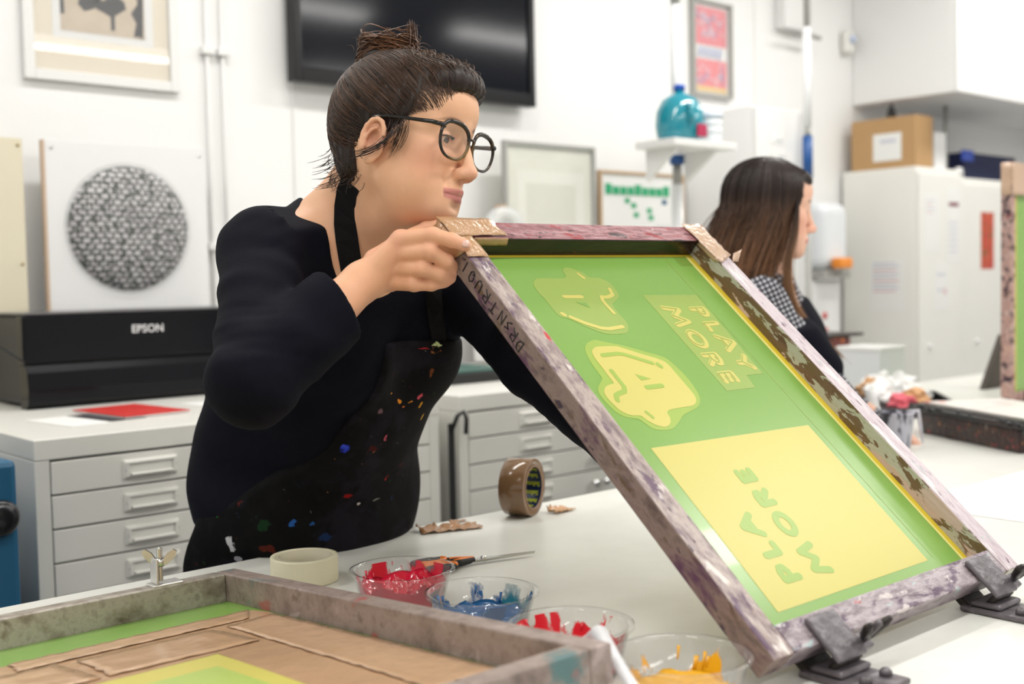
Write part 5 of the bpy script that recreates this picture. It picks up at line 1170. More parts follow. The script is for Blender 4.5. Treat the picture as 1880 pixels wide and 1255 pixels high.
# nails
m_nail = mat('fingernail', (.80, .50, .42, 1), .25, sss=.1, coat=.3)
cdir = -fh
for k in ('index', 'thumb'):
    (c1, r1), (c2, r2) = FING[k][2], FING[k][3]; a, b = Vector(v3(at(*c1[:2], d=c1[2]))), Vector(v3(at(*c2[:2], d=c2[2]))); dd = (b-a).normalized()
    n_ = (cdir*.95+Vector((0, 0, .30))); n_ = (n_-dd*n_.dot(dd)).normalized(); s_ = dd.cross(n_)
    M = axes(dd, s_, n_, b+dd*.0005+n_*(r2*.80)-WLOC)
    MB().lathe([(0, .0022), (.35, .0021), (.7, .0016), (.95, .0006), (1, -.0006)], (0, 0, 0), 20).build('fingernail', m_nail, woman)
    o = [c for c in woman.children if c.name.startswith('fingernail')][-1]
    o.matrix_local = M@Matrix.Diagonal((.0068, .0056, 1, 1))
# eyes
m_eyew = mat('eye_white', (.72, .68, .65, 1), .12, coat=.6); m_iris = mat('iris_brown', (.10, .045, .02, 1), .08, coat=1); m_pup = mat('pupil', (.004, .004, .004, 1), .05, coat=1)
def eyes(Mx, parent, loc, look=(1, -.05, -.30)):
    for s_ in (-1, 1):
        c = Vector((.0705, .0315*s_, -.001)); q = Vector(look).normalized(); R_ = q.to_track_quat('Z', 'Y').to_matrix().to_4x4(); M = Matrix.Translation(-loc)@Mx@Matrix.Translation(c)@R_
        r = .0125
        def cap(a0, a1, k=8, rr=r): return [(rr*math.sin(a0+(a1-a0)*i/k), rr*math.cos(a0+(a1-a0)*i/k)) for i in range(k+1)]
        e = MB().lathe(cap(math.pi-.01, .56, 12), n=24); e = e.build('eyeball', m_eyew, parent); e.matrix_local = M
        i_ = MB().lathe(cap(.56, .22, 4)+cap(.22, .001, 2), n=24).build('iris', m_iris, e)
        p_ = MB().lathe(cap(.23, .001, 4, r+.0002), n=16).build('pupil', m_pup, e)
eyes(MH, woman, WLOC)
m_lash = mat('dark_lash', (.012, .007, .006, 1), .5)
def lashes(Mx, parent, loc):
    for s_ in (-1, 1):
        b = MB(); M = Matrix.Translation(-loc)@Mx
        line = [M@Vector((.0705+math.sqrt(.0146**2-(dy*.0125)**2-.00001), (.0312+dy*.0125)*s_, .0002+.0022*(1-dy*dy))) for dy in [-1+.125*i for i in range(17)]]
        b.tube(line, .0007, 5)
        for i in range(30):
            dy = -1+2*i/29; p = M@Vector((.0705+math.sqrt(.0146**2-(dy*.0125)**2-.00001), (.0312+dy*.0125)*s_, .0002+.0022*(1-dy*dy))); q = p+(M.to_3x3()@Vector((.0052, .0028*dy*s_, -.0012+.0018*abs(dy))))
            b.tube([p, lerp(p, q, .6)+M.to_3x3()@Vector((0, 0, -.0004)), q+M.to_3x3()@Vector((0, 0, .0008))], [.00032, .00024, .0001], 4)
        b.build('eyelashes', m_lash, parent)
lashes(MH, woman, WLOC)
# clothing
m_navy_knit = mat('navy_jersey', (.0030, .0034, .0085, 1), .8, spec=.12, bump=.4, bscale=900, vary=.2, vscale=60)
bz = lambda pts, m: (A3(*[min(p[i] for p in pts)-m for i in range(3)]), A3(*[max(p[i] for p in pts)+m for i in range(3)]))
lo, hi = bz([pelv, chest, nbase, shR, elR, wrR, shL, elL, wrL], .10); lo[:2] -= .16; hi[:2] += .14; lo[2] = pelv[2]-.12
Vs, Fs_ = mesh_sdf(sweater_sdf, lo, hi, .0052)
np_mesh('long_sleeved_top', [(Vs, Fs_)], m_navy_knit, woman, WLOC)
Vl, Fl = mesh_sdf(legs_sdf, (pelv[0]-.32, pelv[1]-.35, -.01), (pelv[0]+.32, pelv[1]+.30, pelv[2]+.20), .011)
np_mesh('trousers', [(Vl, Fl)], mat('black_denim', (.008, .008, .010, 1), .8), woman, WLOC)
Vp, Fp = mesh_sdf(apron_sdf, (pelv[0]-.34, pelv[1]-.55, .40), (pelv[0]+.36, pelv[1]+.22, pelv[2]+.50), .005)
from mathutils.bvhtree import BVHTree
bvh = BVHTree.FromPolygons([tuple(v) for v in Vp], [tuple(f) for f in Fp])
def hit(px, py):
    d_ = (at(px, py, d=1)-CAM).normalized(); h_ = bvh.ray_cast(CAM, d_); return h_[0]-WLOC if h_[0] else None
sp_ = []
for px, py, r, col in ((633, 825, .0105, C(44,60,190)), (630, 823, .006, C(60,80,210)), (803, 634, (.008,.008,.004), C(206,220,160)), (780, 640, (.012,.012,.0015), C(170,40,40)),
        (776, 740, (.0035,.0035,.014), C(240,170,50)), (775, 765, (.004,.004,.008), C(236,180,60)), (770, 728, (.006,.006,.005), C(226,90,110)), (752, 738, (.004,.004,.003), C(240,150,50)), (732, 735, (.005,.005,.004), C(240,150,40)), (718, 724, (.003,.003,.004), C(236,160,60)), (742, 745, (.003,.003,.003), C(230,120,60)),
        (708, 800, (.003,.003,.010), C(200,90,110)), (698, 752, (.006,.006,.006), C(120,90,100)), (632, 735, (.004,.004,.010), C(90,90,40)), (668, 850, (.003,.003,.005), C(190,120,90)), (712, 875, (.003,.003,.005), C(190,40,36)),
        (425, 1000, (.007,.007,.020), C(200,200,204)), (438, 1027, (.008,.008,.008), C(170,166,176)), (658, 925, (.003,.003,.006), C(210,200,200)), (690, 915, (.014,.014,.003), C(110,110,104)), (635, 912, (.010,.010,.005), C(140,20,18)),
        (538, 958, (.006,.006,.008), C(40,90,160)), (575, 965, (.006,.006,.006), C(36,80,140)), (600, 985, (.010,.010,.012), C(26,46,84)), (492, 1010, (.014,.014,.008), C(80,30,20)), (485, 965, (.010,.010,.012), C(20,50,26)), (400, 948, (.002,.002,.002), C(30,160,60)), (370, 915, (.002,.002,.006), C(60,110,90)), (822, 740, (.003,.003,.008), C(30,90,50)), (792, 690, (.004,.004,.020), C(110,60,30)), (590, 765, (.008,.008,.006), C(26,60,30)), (684, 825, (.010,.010,.006), C(70,16,16)), (530, 925, (.003,.003,.003), C(200,190,60))):
    h_ = hit(px, py)
    if h_: sp_.append((v3(h_), r, col))
m_apron = paint('ink_spattered_black_cotton', [(.0022, .0022, .0026, 1), (.0035, .0032, .0036, 1), (.006, .006, .006, 1)], [((.012, .010, .016, 1), 8, .52, .1), ((.08, .012, .010, 1), 34, .665, .03), ((.010, .040, .012, 1), 28, .675, .03), ((.015, .035, .09, 1), 30, .68, .02), ((.30, .11, .03, 1), 60, .685, .015), ((.16, .16, .16, 1), 75, .69, .015)], rough=.75, bump=.5, bscale=30, spots=sp_, spec=.12)
ap = np_mesh('apron', [(Vp, Fp)], m_apron, woman, WLOC)
# apron straps: neck loop and the far shoulder strap
def ribbon(name, pts, wd, m, parent, nrm, th=.0016):
    b = MB(); pts = [Vector(p)-WLOC for p in pts]; vs = []; k = len(pts)
    for i, p in enumerate(pts):
        t_ = (pts[min(i+1, k-1)]-pts[max(i-1, 0)]).normalized(); n_ = Vector(nrm[i] if isinstance(nrm, list) else nrm); n_ = (n_-t_*n_.dot(t_)).normalized(); s_ = t_.cross(n_)
        vs += [p+s_*wd/2+n_*th, p-s_*wd/2+n_*th, p-s_*wd/2-n_*th, p+s_*wd/2-n_*th]
    fs = []
    for i in range(k-1):
        for j in range(4): a = i*4+j; c = i*4+(j+1) % 4; fs.append((a, c, c+4, a+4))
    fs += [(0, 3, 2, 1), tuple((k-1)*4+j for j in range(4))]
    return b.add(vs, fs, False).build(name, m, parent)
m_strap = mat('black_webbing', (.006, .006, .007, 1), .8, spec=.2)
sk = BVHTree.FromPolygons([tuple(v) for v in np.concatenate([Va, Vs])], [tuple(f) for f in Fa]+[tuple(f+len(Va)) for f in Fs_])
def on(px, py, lift=.003):
    d_ = (at(px, py, d=1)-CAM).normalized(); h_ = sk.ray_cast(CAM, d_); return h_[0]+h_[1]*lift*(1 if h_[1].dot(d_) < 0 else -1), h_[1]*(1 if h_[1].dot(d_) < 0 else -1)
P_ = [on(x, y) for x, y in ((646, 338), (640, 352), (636, 380), (635, 410), (637, 440), (641, 470), (646, 500))]
ribbon('neck_strap', [p for p, n_ in P_], .033, m_strap, woman, [v3(n_*.6-fh*.8) for p, n_ in P_])
P_ = [on(x, y) for x, y in ((796, 520), (799, 560), (802, 600), (805, 640))]
ribbon('shoulder_strap', [p for p, n_ in P_], .026, m_strap, woman, [v3(n_) for p, n_ in P_])
print('woman', time.time()-T0)

# ------------------------------------------------------------------ hair
def strand_mesh(name, strands, m, parent, Mx, loc, r0=.0007, nside=3, cols=None):
    R_ = np.array(Mx.to_3x3()); t_ = A3(*Mx.translation)-A3(*loc); vs = []; fs = []; cs = []; k = 0
    for si, S in enumerate(strands):
        S = np.asarray(S); n_ = len(S); T_ = np.gradient(S, axis=0); T_ /= np.linalg.norm(T_, axis=1)[:, None]+1e-12
        up0 = np.cross(T_, A3(.3, .9, .2)); up0 /= np.linalg.norm(up0, axis=1)[:, None]+1e-9; sd_ = np.cross(T_, up0)
        rad = r0*np.interp(np.linspace(0, 1, n_), [0, .15, .8, 1], [.6, 1, .9, .25])[:, None]
        ring = [S+(up0*math.cos(a)+sd_*math.sin(a))*rad for a in [2*math.pi*j/nside for j in range(nside)]]
        V = np.stack(ring, 1).reshape(-1, 3); vs.append(V@R_.T+t_)
        i = np.arange(n_-1)[:, None]*nside+np.arange(nside)[None]; j = np.arange(n_-1)[:, None]*nside+(np.arange(nside)[None]+1) % nside
        fs.append(np.stack([i, j, j+nside, i+nside], -1).reshape(-1, 4)+k); k += len(V)
        if cols is not None: cs.append(np.repeat(cols[si](np.linspace(0, 1, n_)) if callable(cols[si]) else np.tile(cols[si], (n_, 1)), nside, 0))
    return np_mesh(name, [(np.concatenate(vs), np.concatenate(fs))], m, parent, (0, 0, 0), np.concatenate(cs) if cols is not None else None)
GX = ([-.12, -.06, -.045, -.025, -.010, .008, .022, .040, .056, .068, .080, .20], [-.052, -.048, -.040, -.030, -.004, .010, .030, .050, .066, .084, .11, .16])
def hair_g(z): return np.interp(z, [-.075, -.050, -.030, -.012, .002, .014, .026, .042, .058, .070, .085, .11], [-.054, -.040, -.028, -.020, .016, .030, .042, .056, .074, .094, .14, .20])
def hair_sdf(Q, cut=True):
    Q = Q.copy(); Q[:, 1] = np.abs(Q[:, 1])
    d = ell(Q, (-.022, 0, .044), (.108, .084, .086)); d = smin(d, ell(Q, (.055, 0, .082), (.047, .056, .034)), .02)
    d = smin(d, ell(Q, (-.074, 0, .008), (.048, .070, .066)), .02); d = smin(d, ell(Q, (-.064, 0, -.044), (.036, .060, .040)), .02)
    if not cut: return d
    g = hair_g(Q[:, 2])
    d = smax(d, Q[:, 0]-g, .010)
    d = smax(d, -ell(Q, (-.008, .088, -.022), (.021, .020, .031)), .003)
    d = smax(d, -ell(Q, (.060, 0, -.035), (.052, .066, .075)), .004)
    return d
def add_bumps(d, Q):
    # combed locks flowing to the bun
    q = Q-A3(-.045, 0, .125); a = np.arctan2(q[:, 1], q[:, 0]+.02*q[:, 2]); e = np.arctan2(q[:, 2], np.hypot(q[:, 0], q[:, 1]))
    return d-.0012*np.sin(a*34+3*np.sin(e*5))-.0010*np.sin(a*71+e*6)
Vh, Fh = mesh_sdf(lambda P: add_bumps(hair_sdf(P), P), (-.15, -.115, -.11), (.13, .115, .15), .0022)
Rm = np.array(MH.to_3x3()); Vhw = Vh@Rm.T+A3(*MH.translation)
m_hair = tint_mat('dark_brown_hair', rough=.42, spec=.38)
HB = A3(.018, .009, .006); rs = np.random.RandomState(5)
hair = np_mesh('hair', [(Vhw, Fh)], m_hair, woman, WLOC, np.tile(HB, (len(Vhw), 1)))
BUN = A3(-.064, .010, .115); BUNF = A3(-.086, .006, .096); C0_ = A3(-.015, 0, .045)
def surf(D_, extra=.0006, lo=.03, hi=.16):
    # distance of the hair surface from the skull centre along directions D_
    a = np.full(len(D_), lo); b = np.full(len(D_), hi)
    for _ in range(16):
        m_ = (a+b)/2; s_ = hair_sdf(C0_+D_*m_[:, None], False); a = np.where(s_ < 0, m_, a); b = np.where(s_ < 0, b, m_)
    return (a+b)/2+extra
def skull(D_):
    a = np.full(len(D_), .03); b = np.full(len(D_), .14)
    for _ in range(10):
        m_ = (a+b)/2; Q = C0_+D_*m_[:, None]; Q[:, 1] = np.abs(Q[:, 1])
        d = smin(smin(ell(Q, (-.014, 0, .038), (.094, .073, .078)), ell(Q, (-.048, 0, .0), (.052, .058, .058)), .03), ell(Q, (.042, 0, .048), (.0555, .060, .052)), .03)
        a = np.where(d < 0, m_, a); b = np.where(d < 0, b, m_)
    return (a+b)/2+.0005
strands = []; cols = []
for _ in range(3400):
    az = rs.uniform(-math.pi, math.pi); el = rs.uniform(-.95, 1.0); D1 = A3(math.cos(az)*math.cos(el), math.sin(az)*math.cos(el), math.sin(el))
    D2 = BUNF-C0_; D2 /= np.linalg.norm(D2); om = math.acos(np.clip(D1@D2, -1, 1))
    if om < .15: continue
    n_ = 13; t_ = np.linspace(0, rs.uniform(.75, 1.0), n_)[:, None]; Dn = (np.sin((1-t_)*om)*D1+np.sin(t_*om)*D2)/math.sin(om)
    wob = rs.normal(0, .035, 3); Dn = Dn+np.sin(t_*math.pi)*wob+np.sin(t_*math.pi*3)*rs.normal(0, .006, 3); Dn /= np.linalg.norm(Dn, axis=1)[:, None]
    r_ = surf(Dn, rs.uniform(-.0003, .0028)); S = C0_+Dn*r_[:, None]
    ok = (S[:, 0] < hair_g(S[:, 2])+rs.uniform(-.006, .001)) & (np.linalg.norm((S*[1, np.sign(S[0, 1]), 1]-A3(-.008, .080, -.022))/A3(.024, .03, .033), axis=1) > 1)
    if ok.sum() < 6: continue
    s0_ = int(np.argmax(ok)); S = S[s0_:]; bad = np.where(~ok[s0_:])[0]
    if len(bad): S = S[:bad[0]]
    if len(S) < 5: continue
    if s0_ > 0 or rs.rand() < .5:
        Dr = S-C0_; rr0 = np.linalg.norm(Dr, axis=1); Dr /= rr0[:, None]; rk = skull(Dr); w0 = np.clip(np.arange(len(S))/3., 0, 1); w0 = w0*w0*(3-2*w0); S = C0_+Dr*(rk*(1-w0)+rr0*w0)[:, None]
    strands.append(S); k = rs.uniform(.5, 2.2); base = A3(.042, .021, .012)*k
    if rs.rand() < .2: base = A3(.13, .065, .035)*rs.uniform(.6, 1.2)
    cols.append(base)
strand_mesh('combed_strands', strands, m_hair, hair, MH, WLOC, .00075, 3, cols)['kind'] = 'stuff'
# the bun: coiled hanks
bun = []; bc = []
for k in range(420):
    a0 = rs.uniform(0, 6.28); rr_ = rs.uniform(.2, 1); n_ = 18; t_ = np.linspace(0, 1, n_); a = a0+t_*rs.uniform(2.0, 4.2); tilt = rs.uniform(-.5, .5)
    R1, R2 = .050, .042*(.6+.4*rr_); ph = rs.uniform(0, 6.28)
    x = np.cos(a)*R1*(.55+.45*rr_); y = np.sin(a)*R1*.80*(.55+.45*rr_); z = R2*.62*np.sin(ph+t_*1.2)*(1)+.010+rs.normal(0, .002)
    S = BUN+np.stack([x-.005, y, z+x*rs.normal(.05, .22)+y*rs.normal(0, .2)], 1)+rs.normal(0, .0004, (n_, 3)); bun.append(S); f_ = rs.uniform(.6, 2.2); bc.append(A3(.095, .040, .017)*f_)
ncore = MB().lathe([(0, -.012), (.030, -.008), (.040, .004), (.036, .016), (.020, .024), (0, .026)], n=24, smooth=True)
bo = ncore.build('bun', mat('bun_core', (.016, .008, .005, 1), .5), hair); bo.matrix_local = Matrix.Translation(-WLOC)@MH@Matrix.Translation(Vector(BUN))@Matrix.Translation((-.005, 0, 0))
tuft = []
for k in range(150):       # the end of the twist sticking up at the front of the bun
    n_ = 10; t_ = np.linspace(0, 1, n_)[:, None]; p0 = BUN+A3(.034, 0, .004)+rs.normal(0, .005, 3); p1 = BUN+A3(.028, .0, .062)+rs.normal(0, .0035, 3)
    S = p0*(1-t_)+p1*t_+np.sin(t_*math.pi)*A3(rs.uniform(-.002, .007), rs.normal(0, .003), 0); bun.append(S); bc.append(A3(.055, .022, .010)*rs.uniform(.6, 2))
strand_mesh('bun_strands', bun, m_hair, hair, MH, WLOC, .0009, 3, bc)['kind'] = 'stuff'
# flyaways and wisps
fly = []; fc = []
for k in range(150):
    p0 = BUN+A3(rs.uniform(-.045, .03), rs.uniform(-.03, .03), .012); n_ = 14; t_ = np.linspace(0, 1, n_)[:, None]; L_ = rs.uniform(.02, .062)
    d0 = A3(rs.normal(-.25, .35), rs.normal(0, .4), 1.0); d0 /= np.linalg.norm(d0); side_ = A3(rs.choice([-1, 1])*rs.uniform(.2, 1), rs.normal(0, .5), 0)
    fly.append(p0+d0*L_*t_*(1-.25*t_)+side_*L_*.6*t_**2+A3(0, 0, -.5)*L_*np.maximum(0, t_-.5)**2*2); fc.append(A3(.20, .11, .06)*rs.uniform(.5, 1.6))
for k in range(320):        # crown flyaways towards the forehead
    az = rs.uniform(-1.2, 1.2); el = rs.uniform(.45, 1.25); D1 = A3(math.cos(az)*math.cos(el), math.sin(az)*math.cos(el), math.sin(el)); r_ = surf(D1[None])[0]; p0 = C0_+D1*r_
    n_ = 10; t_ = np.linspace(0, 1, n_)[:, None]; bk = (BUN-p0); bk /= np.linalg.norm(bk); fly.append(p0+bk*rs.uniform(.02, .05)*t_+D1*rs.uniform(.002, .016)*np.sin(t_*math.pi*.9)); fc.append(A3(.10, .055, .032)*rs.uniform(.5, 1.8))
for k in range(170):        # nape wisps
    p0 = A3(rs.uniform(-.105, -.035), -rs.uniform(.02, .058), rs.uniform(-.075, -.025)); n_ = 12; t_ = np.linspace(0, 1, n_)[:, None]; L_ = rs.uniform(.008, .034)
    fly.append(p0+A3(rs.normal(-.35, .5), rs.normal(-.1, .3), -.9)*L_*t_+A3(rs.choice([-1, 1])*.5, 0, .25)*L_*t_**2); fc.append(A3(.035, .018, .012)*rs.uniform(.6, 1.8))
for k in range(44):        # sideburn wisps falling over and behind the near ear
    y0 = -.074-rs.uniform(0, .006); z0 = rs.uniform(-.002, .024); x0 = rs.uniform(.012, .045); n_ = 14; t_ = np.linspace(0, 1, n_)[:, None]
    if k < 16: e = A3(rs.uniform(-.040, -.028), -.088-rs.uniform(0, .005), rs.uniform(-.052, -.038)); mid = A3(.020, -.088, -.036+rs.normal(0, .005))
    else: e = A3(x0-.012, -.074, z0-rs.uniform(.03, .05)); mid = A3(x0+.004, -.079, z0-.02)
    s0 = A3(x0, y0, z0); fly.append((1-t_)**2*s0+2*t_*(1-t_)*mid+t_**2*e); fc.append(A3(.022, .011, .008)*rs.uniform(.6, 1.6))
for k in range(800):       # soft edge of the hairline at forehead and temple
    z0 = rs.uniform(.006, .082); x0 = hair_g(np.array([z0]))[0]+rs.uniform(-.006, .0025); s_ = rs.choice([-1, 1], p=[.65, .35]); yy = .072*math.sqrt(max(.0, 1-((x0-.005)/.098)**2))*rs.uniform(.6, 1)
    D1 = A3(x0, s_*yy, z0)-C0_; D1 /= np.linalg.norm(D1); D2 = BUNF-C0_; D2 /= np.linalg.norm(D2); om = math.acos(np.clip(D1@D2, -1, 1)); n_ = 9; t_ = np.linspace(0, rs.uniform(.25, .45), n_)[:, None]
    Dn = (np.sin((1-t_)*om)*D1+np.sin(t_*om)*D2)/math.sin(om)+np.sin(t_*6)*rs.normal(0, .02, 3); Dn /= np.linalg.norm(Dn, axis=1)[:, None]; w0 = np.clip(np.linspace(0, 1.6, n_), 0, 1); w0 = w0*w0*(3-2*w0)
    fly.append(C0_+Dn*(skull(Dn)*(1-w0)+surf(Dn, .001)*w0)[:, None]); fc.append(A3(.060, .030, .018)*rs.uniform(.6, 1.6))
strand_mesh('loose_wisps', fly, m_hair, hair, MH, WLOC, .00050, 3, fc)['kind'] = 'stuff'
print('hair', time.time()-T0)

# ------------------------------------------------------------------ glasses (worn, a thing of their own)
G0 = MH@Vector((.098, 0, -.004)); gl = thing('eyeglasses', 'dark tortoiseshell glasses with round lenses worn by the woman with the bun', 'glasses', G0); bpy.context.view_layer.update()
GI = Matrix.Translation(-G0)@MH; m_tort = paint('tortoiseshell', [(.006, .004, .003, 1), (.02, .011, .005, 1), (.26, .16, .04, 1)], [((.22, .16, .05, 1), 60, .62, .05), ((.004, .003, .003, 1), 40, .60, .05)], rough=.1, bump=0, spec=.6)
m_dk = mat('black_acetate', (.006, .005, .005, 1), .1, spec=.6)
GY = Matrix.Translation((.100, 0, 0))@Matrix.Rotation(-.13, 4, 'Z')@Matrix.Translation((-.100, 0, 0))
def gp(x, y, z): return GI@(GY@Vector((x, y, z)) if x > .080 else Vector((x, y, z)))
fb = MB()
for s_ in (-1, 1):
    cy = .0350*s_; W2, H2 = .0295, .0255; rim = []
    for i in range(41):
        a = 2*math.pi*i/40; ca_, sa_ = math.cos(a), math.sin(a); e_ = 2.5
        yy = W2*math.copysign(abs(ca_)**(2/e_), ca_); zz = H2*math.copysign(abs(sa_)**(2/e_), sa_)-.004; yv = cy+yy*(1-.10*(zz < -.004)*abs(zz+.004)/H2)
        rim.append(gp(.1035-.10*abs(yv)-.10*max(0, -zz)*.6, yv, zz))
    fb.tube(rim, [.0022+.0012*max(0, math.sin(2*math.pi*i/40)) for i in range(41)], 8, cap=False)
    lens = MB().add([gp(.1003, cy, -.004)]+[p for p in rim[:-1]], [(0, i+1, (i+1) % 40+1) for i in range(40)]).build('lens', glassy('lens_glass', rough=.01, op=.03), gl)
    te = MB(); y1 = .0615*s_; te.tube([gp(.0985, .0635*s_, .0105), gp(.092, .0685*s_, .0115), gp(.075, .0705*s_, .0125), gp(.045, .0765*s_, .0135), (gp(.010, .0815*s_, .0150)), gp(-.012, .083*s_, .013), gp(-.030, .078*s_, -.004)], [.0024, .0034, .0032, .0026, .0023, .0020, .0016], 8).build('temple', m_dk, gl)
    MB().tube([gp(.0975, .0590*s_, .0090), gp(.0975, .0640*s_, .0108), gp(.0935, .0680*s_, .0115)], [.0028, .0040, .0032], 8).build('hinge_end', m_dk, gl)
fb.tube([gp(.1020, -.0085, .0030), gp(.1040, -.004, .0052), gp(.1040, .004, .0052), gp(.1020, .0085, .0030)], .0020, 8).build('front_frame', m_tort, gl)
# ================================================================== the long-haired woman behind
T1 = time.time()
M2H = facing(-.04, .10, 0, at(1417, 384, d=2.95))
h2 = lambda x, y, z: v3(M2H@Vector((x, y, z)))
nb2 = at(1408, 510, d=2.98); T2F = Vector((math.cos(.30)*rh.x-math.sin(.30)*fh.x, math.cos(.30)*rh.y-math.sin(.30)*fh.y, 0)).normalized(); T2L = Vector((0, 0, 1)).cross(T2F)
R2T = np.array([T2F, T2L, Vector((0, 0, 1))]).T
ch2 = nb2+T2F*.01+Vector((0, 0, -.20)); pe2 = nb2+Vector((0, .055, -.50))-T2F*.02
sR2 = nb2-T2L*.155+Vector((0, 0, -.055)); eR2 = at(1512, 690, d=2.80); wR2 = eR2+Vector((.06, -.10, -.16)); sL2 = nb2+T2L*.155+Vector((0, 0, -.055)); eL2 = sL2+T2F*.12+Vector((0, 0, -.24)); wL2 = eL2+T2F*.17+Vector((0, 0, -.10))
W2LOC = Vector((pe2.x, pe2.y, 0))
w2 = thing('person', 'woman with long brown hair in checked shirt and black vest standing behind the screen', 'person', W2LOC)
def torso2(P, g=0.):
    d = ell(P, v3(pe2), (.115, .165, .20), R2T); d = smin(d, ell(P, v3(ch2), (.105, .150, .21), R2T), .07); d = smin(d, ell(P, v3(ch2+T2F*.06+Vector((0, 0, .02))), (.065, .115, .085), R2T), .04)
    return d-g
def body2(P):
    d = head_sdf(fr(M2H, P)); d = smin(d, cone(P, h2(-.03, 0, -.04), v3(nb2-Vector((0, 0, .05))), .050, .058), .02)
    return smin(d, ell(P, v3(nb2-Vector((0, 0, .06))), (.07, .13, .055), R2T), .03)
Va2, Fa2 = mesh_sdf(body2, A3(*M2H.translation)-[.19, .19, .26], A3(*M2H.translation)+[.19, .19, .16], .0032)
P2B = (Va2, Fa2); c20 = skin_cols(Va2, M2H, base=A3(.80, .48, .35))
for wr_, el_, sh_, sd in ((wR2, eR2, sR2, 1), (wL2, eL2, sL2, -1)):
    ch_ = simple_hand(v3(wr_), v3(el_), (0, 0, -1), sd, .93); v_, f_ = mesh_sdf(lambda P: hand_sdf(P, v3(wr_), v3(lerp(wr_, el_, .3)), ch_), A3(*wr_)-.19, A3(*wr_)+.19, .004)
    P2B = join_limb(P2B, (v_, f_), [v3(lerp(nb2, sh_, .7)-Vector((0, 0, .04))), v3(sh_), v3(lerp(sh_, el_, .5)), v3(el_), v3(lerp(wr_, el_, .3))], [.036, .036, .032, .030, .025])
cx2 = np.tile(A3(.80, .48, .35), (len(P2B[0]), 1)); cx2[:len(c20)] = c20
np_mesh('body', [P2B], m_skin, w2, W2LOC, cx2); eyes(M2H, w2, W2LOC, (1, 0, -.15))
def shirt2(P):
    d = torso2(P, .006); d = smin(d, cone(P, v3(nb2-Vector((0, 0, .03))), v3(sR2), .052, .052), .04); d = smin(d, cone(P, v3(nb2-Vector((0, 0, .03))), v3(sL2), .052, .052), .04)
    for a, b, c in ((sR2, eR2, wR2), (sL2, eL2, wL2)): d = smin(d, smin(cone(P, v3(a), v3(b), .052, .042), cone(P, v3(b), v3(lerp(b, c, .92)), .042, .034), .02), .03)
    d += .002*np.sin(P[:, 2]*70+4*np.sin(P[:, 0]*20))
    d = smax(d, -cone(P, v3(nb2+Vector((0, 0, -.01))), v3(nb2+Vector((0, 0, .1))), .058, .07), .005)
    return smax(d, pe2.z-.16-P[:, 2], .01)
m_ging, nt, bs = newmat('black_white_gingham'); n = nt.nodes; L = nt.links
tc = n.new('ShaderNodeTexCoord'); mp = n.new('ShaderNodeMapping'); mp.inputs['Rotation'].default_value = (.3, .25, .85); mp.inputs['Scale'].default_value = (85, 85, 85); L.new(tc.outputs['Object'], mp.inputs[0]); sx_ = n.new('ShaderNodeSeparateXYZ'); L.new(mp.outputs[0], sx_.inputs[0])
acc_ = None
for k in (0, 2):
    fr_ = n.new('ShaderNodeMath'); fr_.operation = 'FRACT'; L.new(sx_.outputs[k], fr_.inputs[0]); gt_ = n.new('ShaderNodeMath'); gt_.operation = 'GREATER_THAN'; gt_.inputs[1].default_value = .52; L.new(fr_.outputs[0], gt_.inputs[0])
    if acc_ is None: acc_ = gt_
    else:
        mu_ = n.new('ShaderNodeMath'); mu_.operation = 'MULTIPLY'; L.new(acc_.outputs[0], mu_.inputs[0]); L.new(gt_.outputs[0], mu_.inputs[1]); acc_ = mu_
mx = n.new('ShaderNodeMix'); mx.data_type = 'RGBA'; L.new(acc_.outputs[0], mx.inputs[0]); mx.inputs[6].default_value = (.02, .02, .03, 1); mx.inputs[7].default_value = (.62, .62, .66, 1); L.new(mx.outputs[2], bs.inputs['Base Color']); bs.inputs['Roughness'].default_value = .8
bb = [A3(*p) for p in (pe2, nb2, sR2, sL2, eR2, eL2, wR2, wL2)]; lo2, hi2 = np.min(bb, 0)-.13, np.max(bb, 0)+.13; lo2[:2] -= .06; hi2[:2] += .06
v_, f_ = mesh_sdf(shirt2, lo2, hi2, .007); np_mesh('checked_shirt', [(v_, f_)], m_ging, w2, W2LOC)
def vest2(P):
    T = fr(axes(T2F, T2L, Vector((0, 0, 1)), ch2), P); d = smin(torso2(P, .016), cone(P, v3(sR2+T2F*.02), v3(lerp(sR2, eR2, .9)+T2F*.01), .060, .052), .03)
    d = smax(d, .02-T[:, 0]+.25*(T[:, 2]-.05), .01); d = smax(d, T[:, 2]-.155+.4*np.abs(T[:, 1]), .01); return smax(d, pe2.z-.14-P[:, 2], .01)
v_, f_ = mesh_sdf(vest2, lo2, hi2, .007); np_mesh('black_vest', [(v_, f_)], m_navy_knit, w2, W2LOC)
bv = BVHTree.FromPolygons([tuple(p) for p in v_], [tuple(q) for q in f_]); d_ = (at(1509, 577, d=1)-CAM).normalized(); hb = bv.ray_cast(CAM, d_)
if hb[0]:
    o = MB().lathe([(0, 0), (.022, 0), (.022, .002), (0, .003)], n=20).build('round_badge', mat('badge_white', (.80, .80, .80, 1), .4), w2); o.matrix_local = Matrix.Translation(hb[0]-W2LOC)@(hb[1].to_track_quat('Z', 'Y').to_matrix().to_4x4())
def legs2(P):
    d = ell(P, v3(pe2), (.12, .17, .19), R2T)
    for s_ in (-1, 1):
        hip = pe2+T2L*.085*s_; kn_ = Vector((hip.x, hip.y, .48)); an_ = Vector((hip.x, hip.y, .08)); d = smin(d, cone(P, v3(hip), v3(kn_), .09, .058), .04); d = smin(d, cone(P, v3(kn_), v3(an_), .056, .042), .02); d = smin(d, cone(P, v3(an_-Vector((0, 0, .04))), v3(an_-Vector((0, 0, .04))+T2F*.15), .038, .032), .02)
    return d
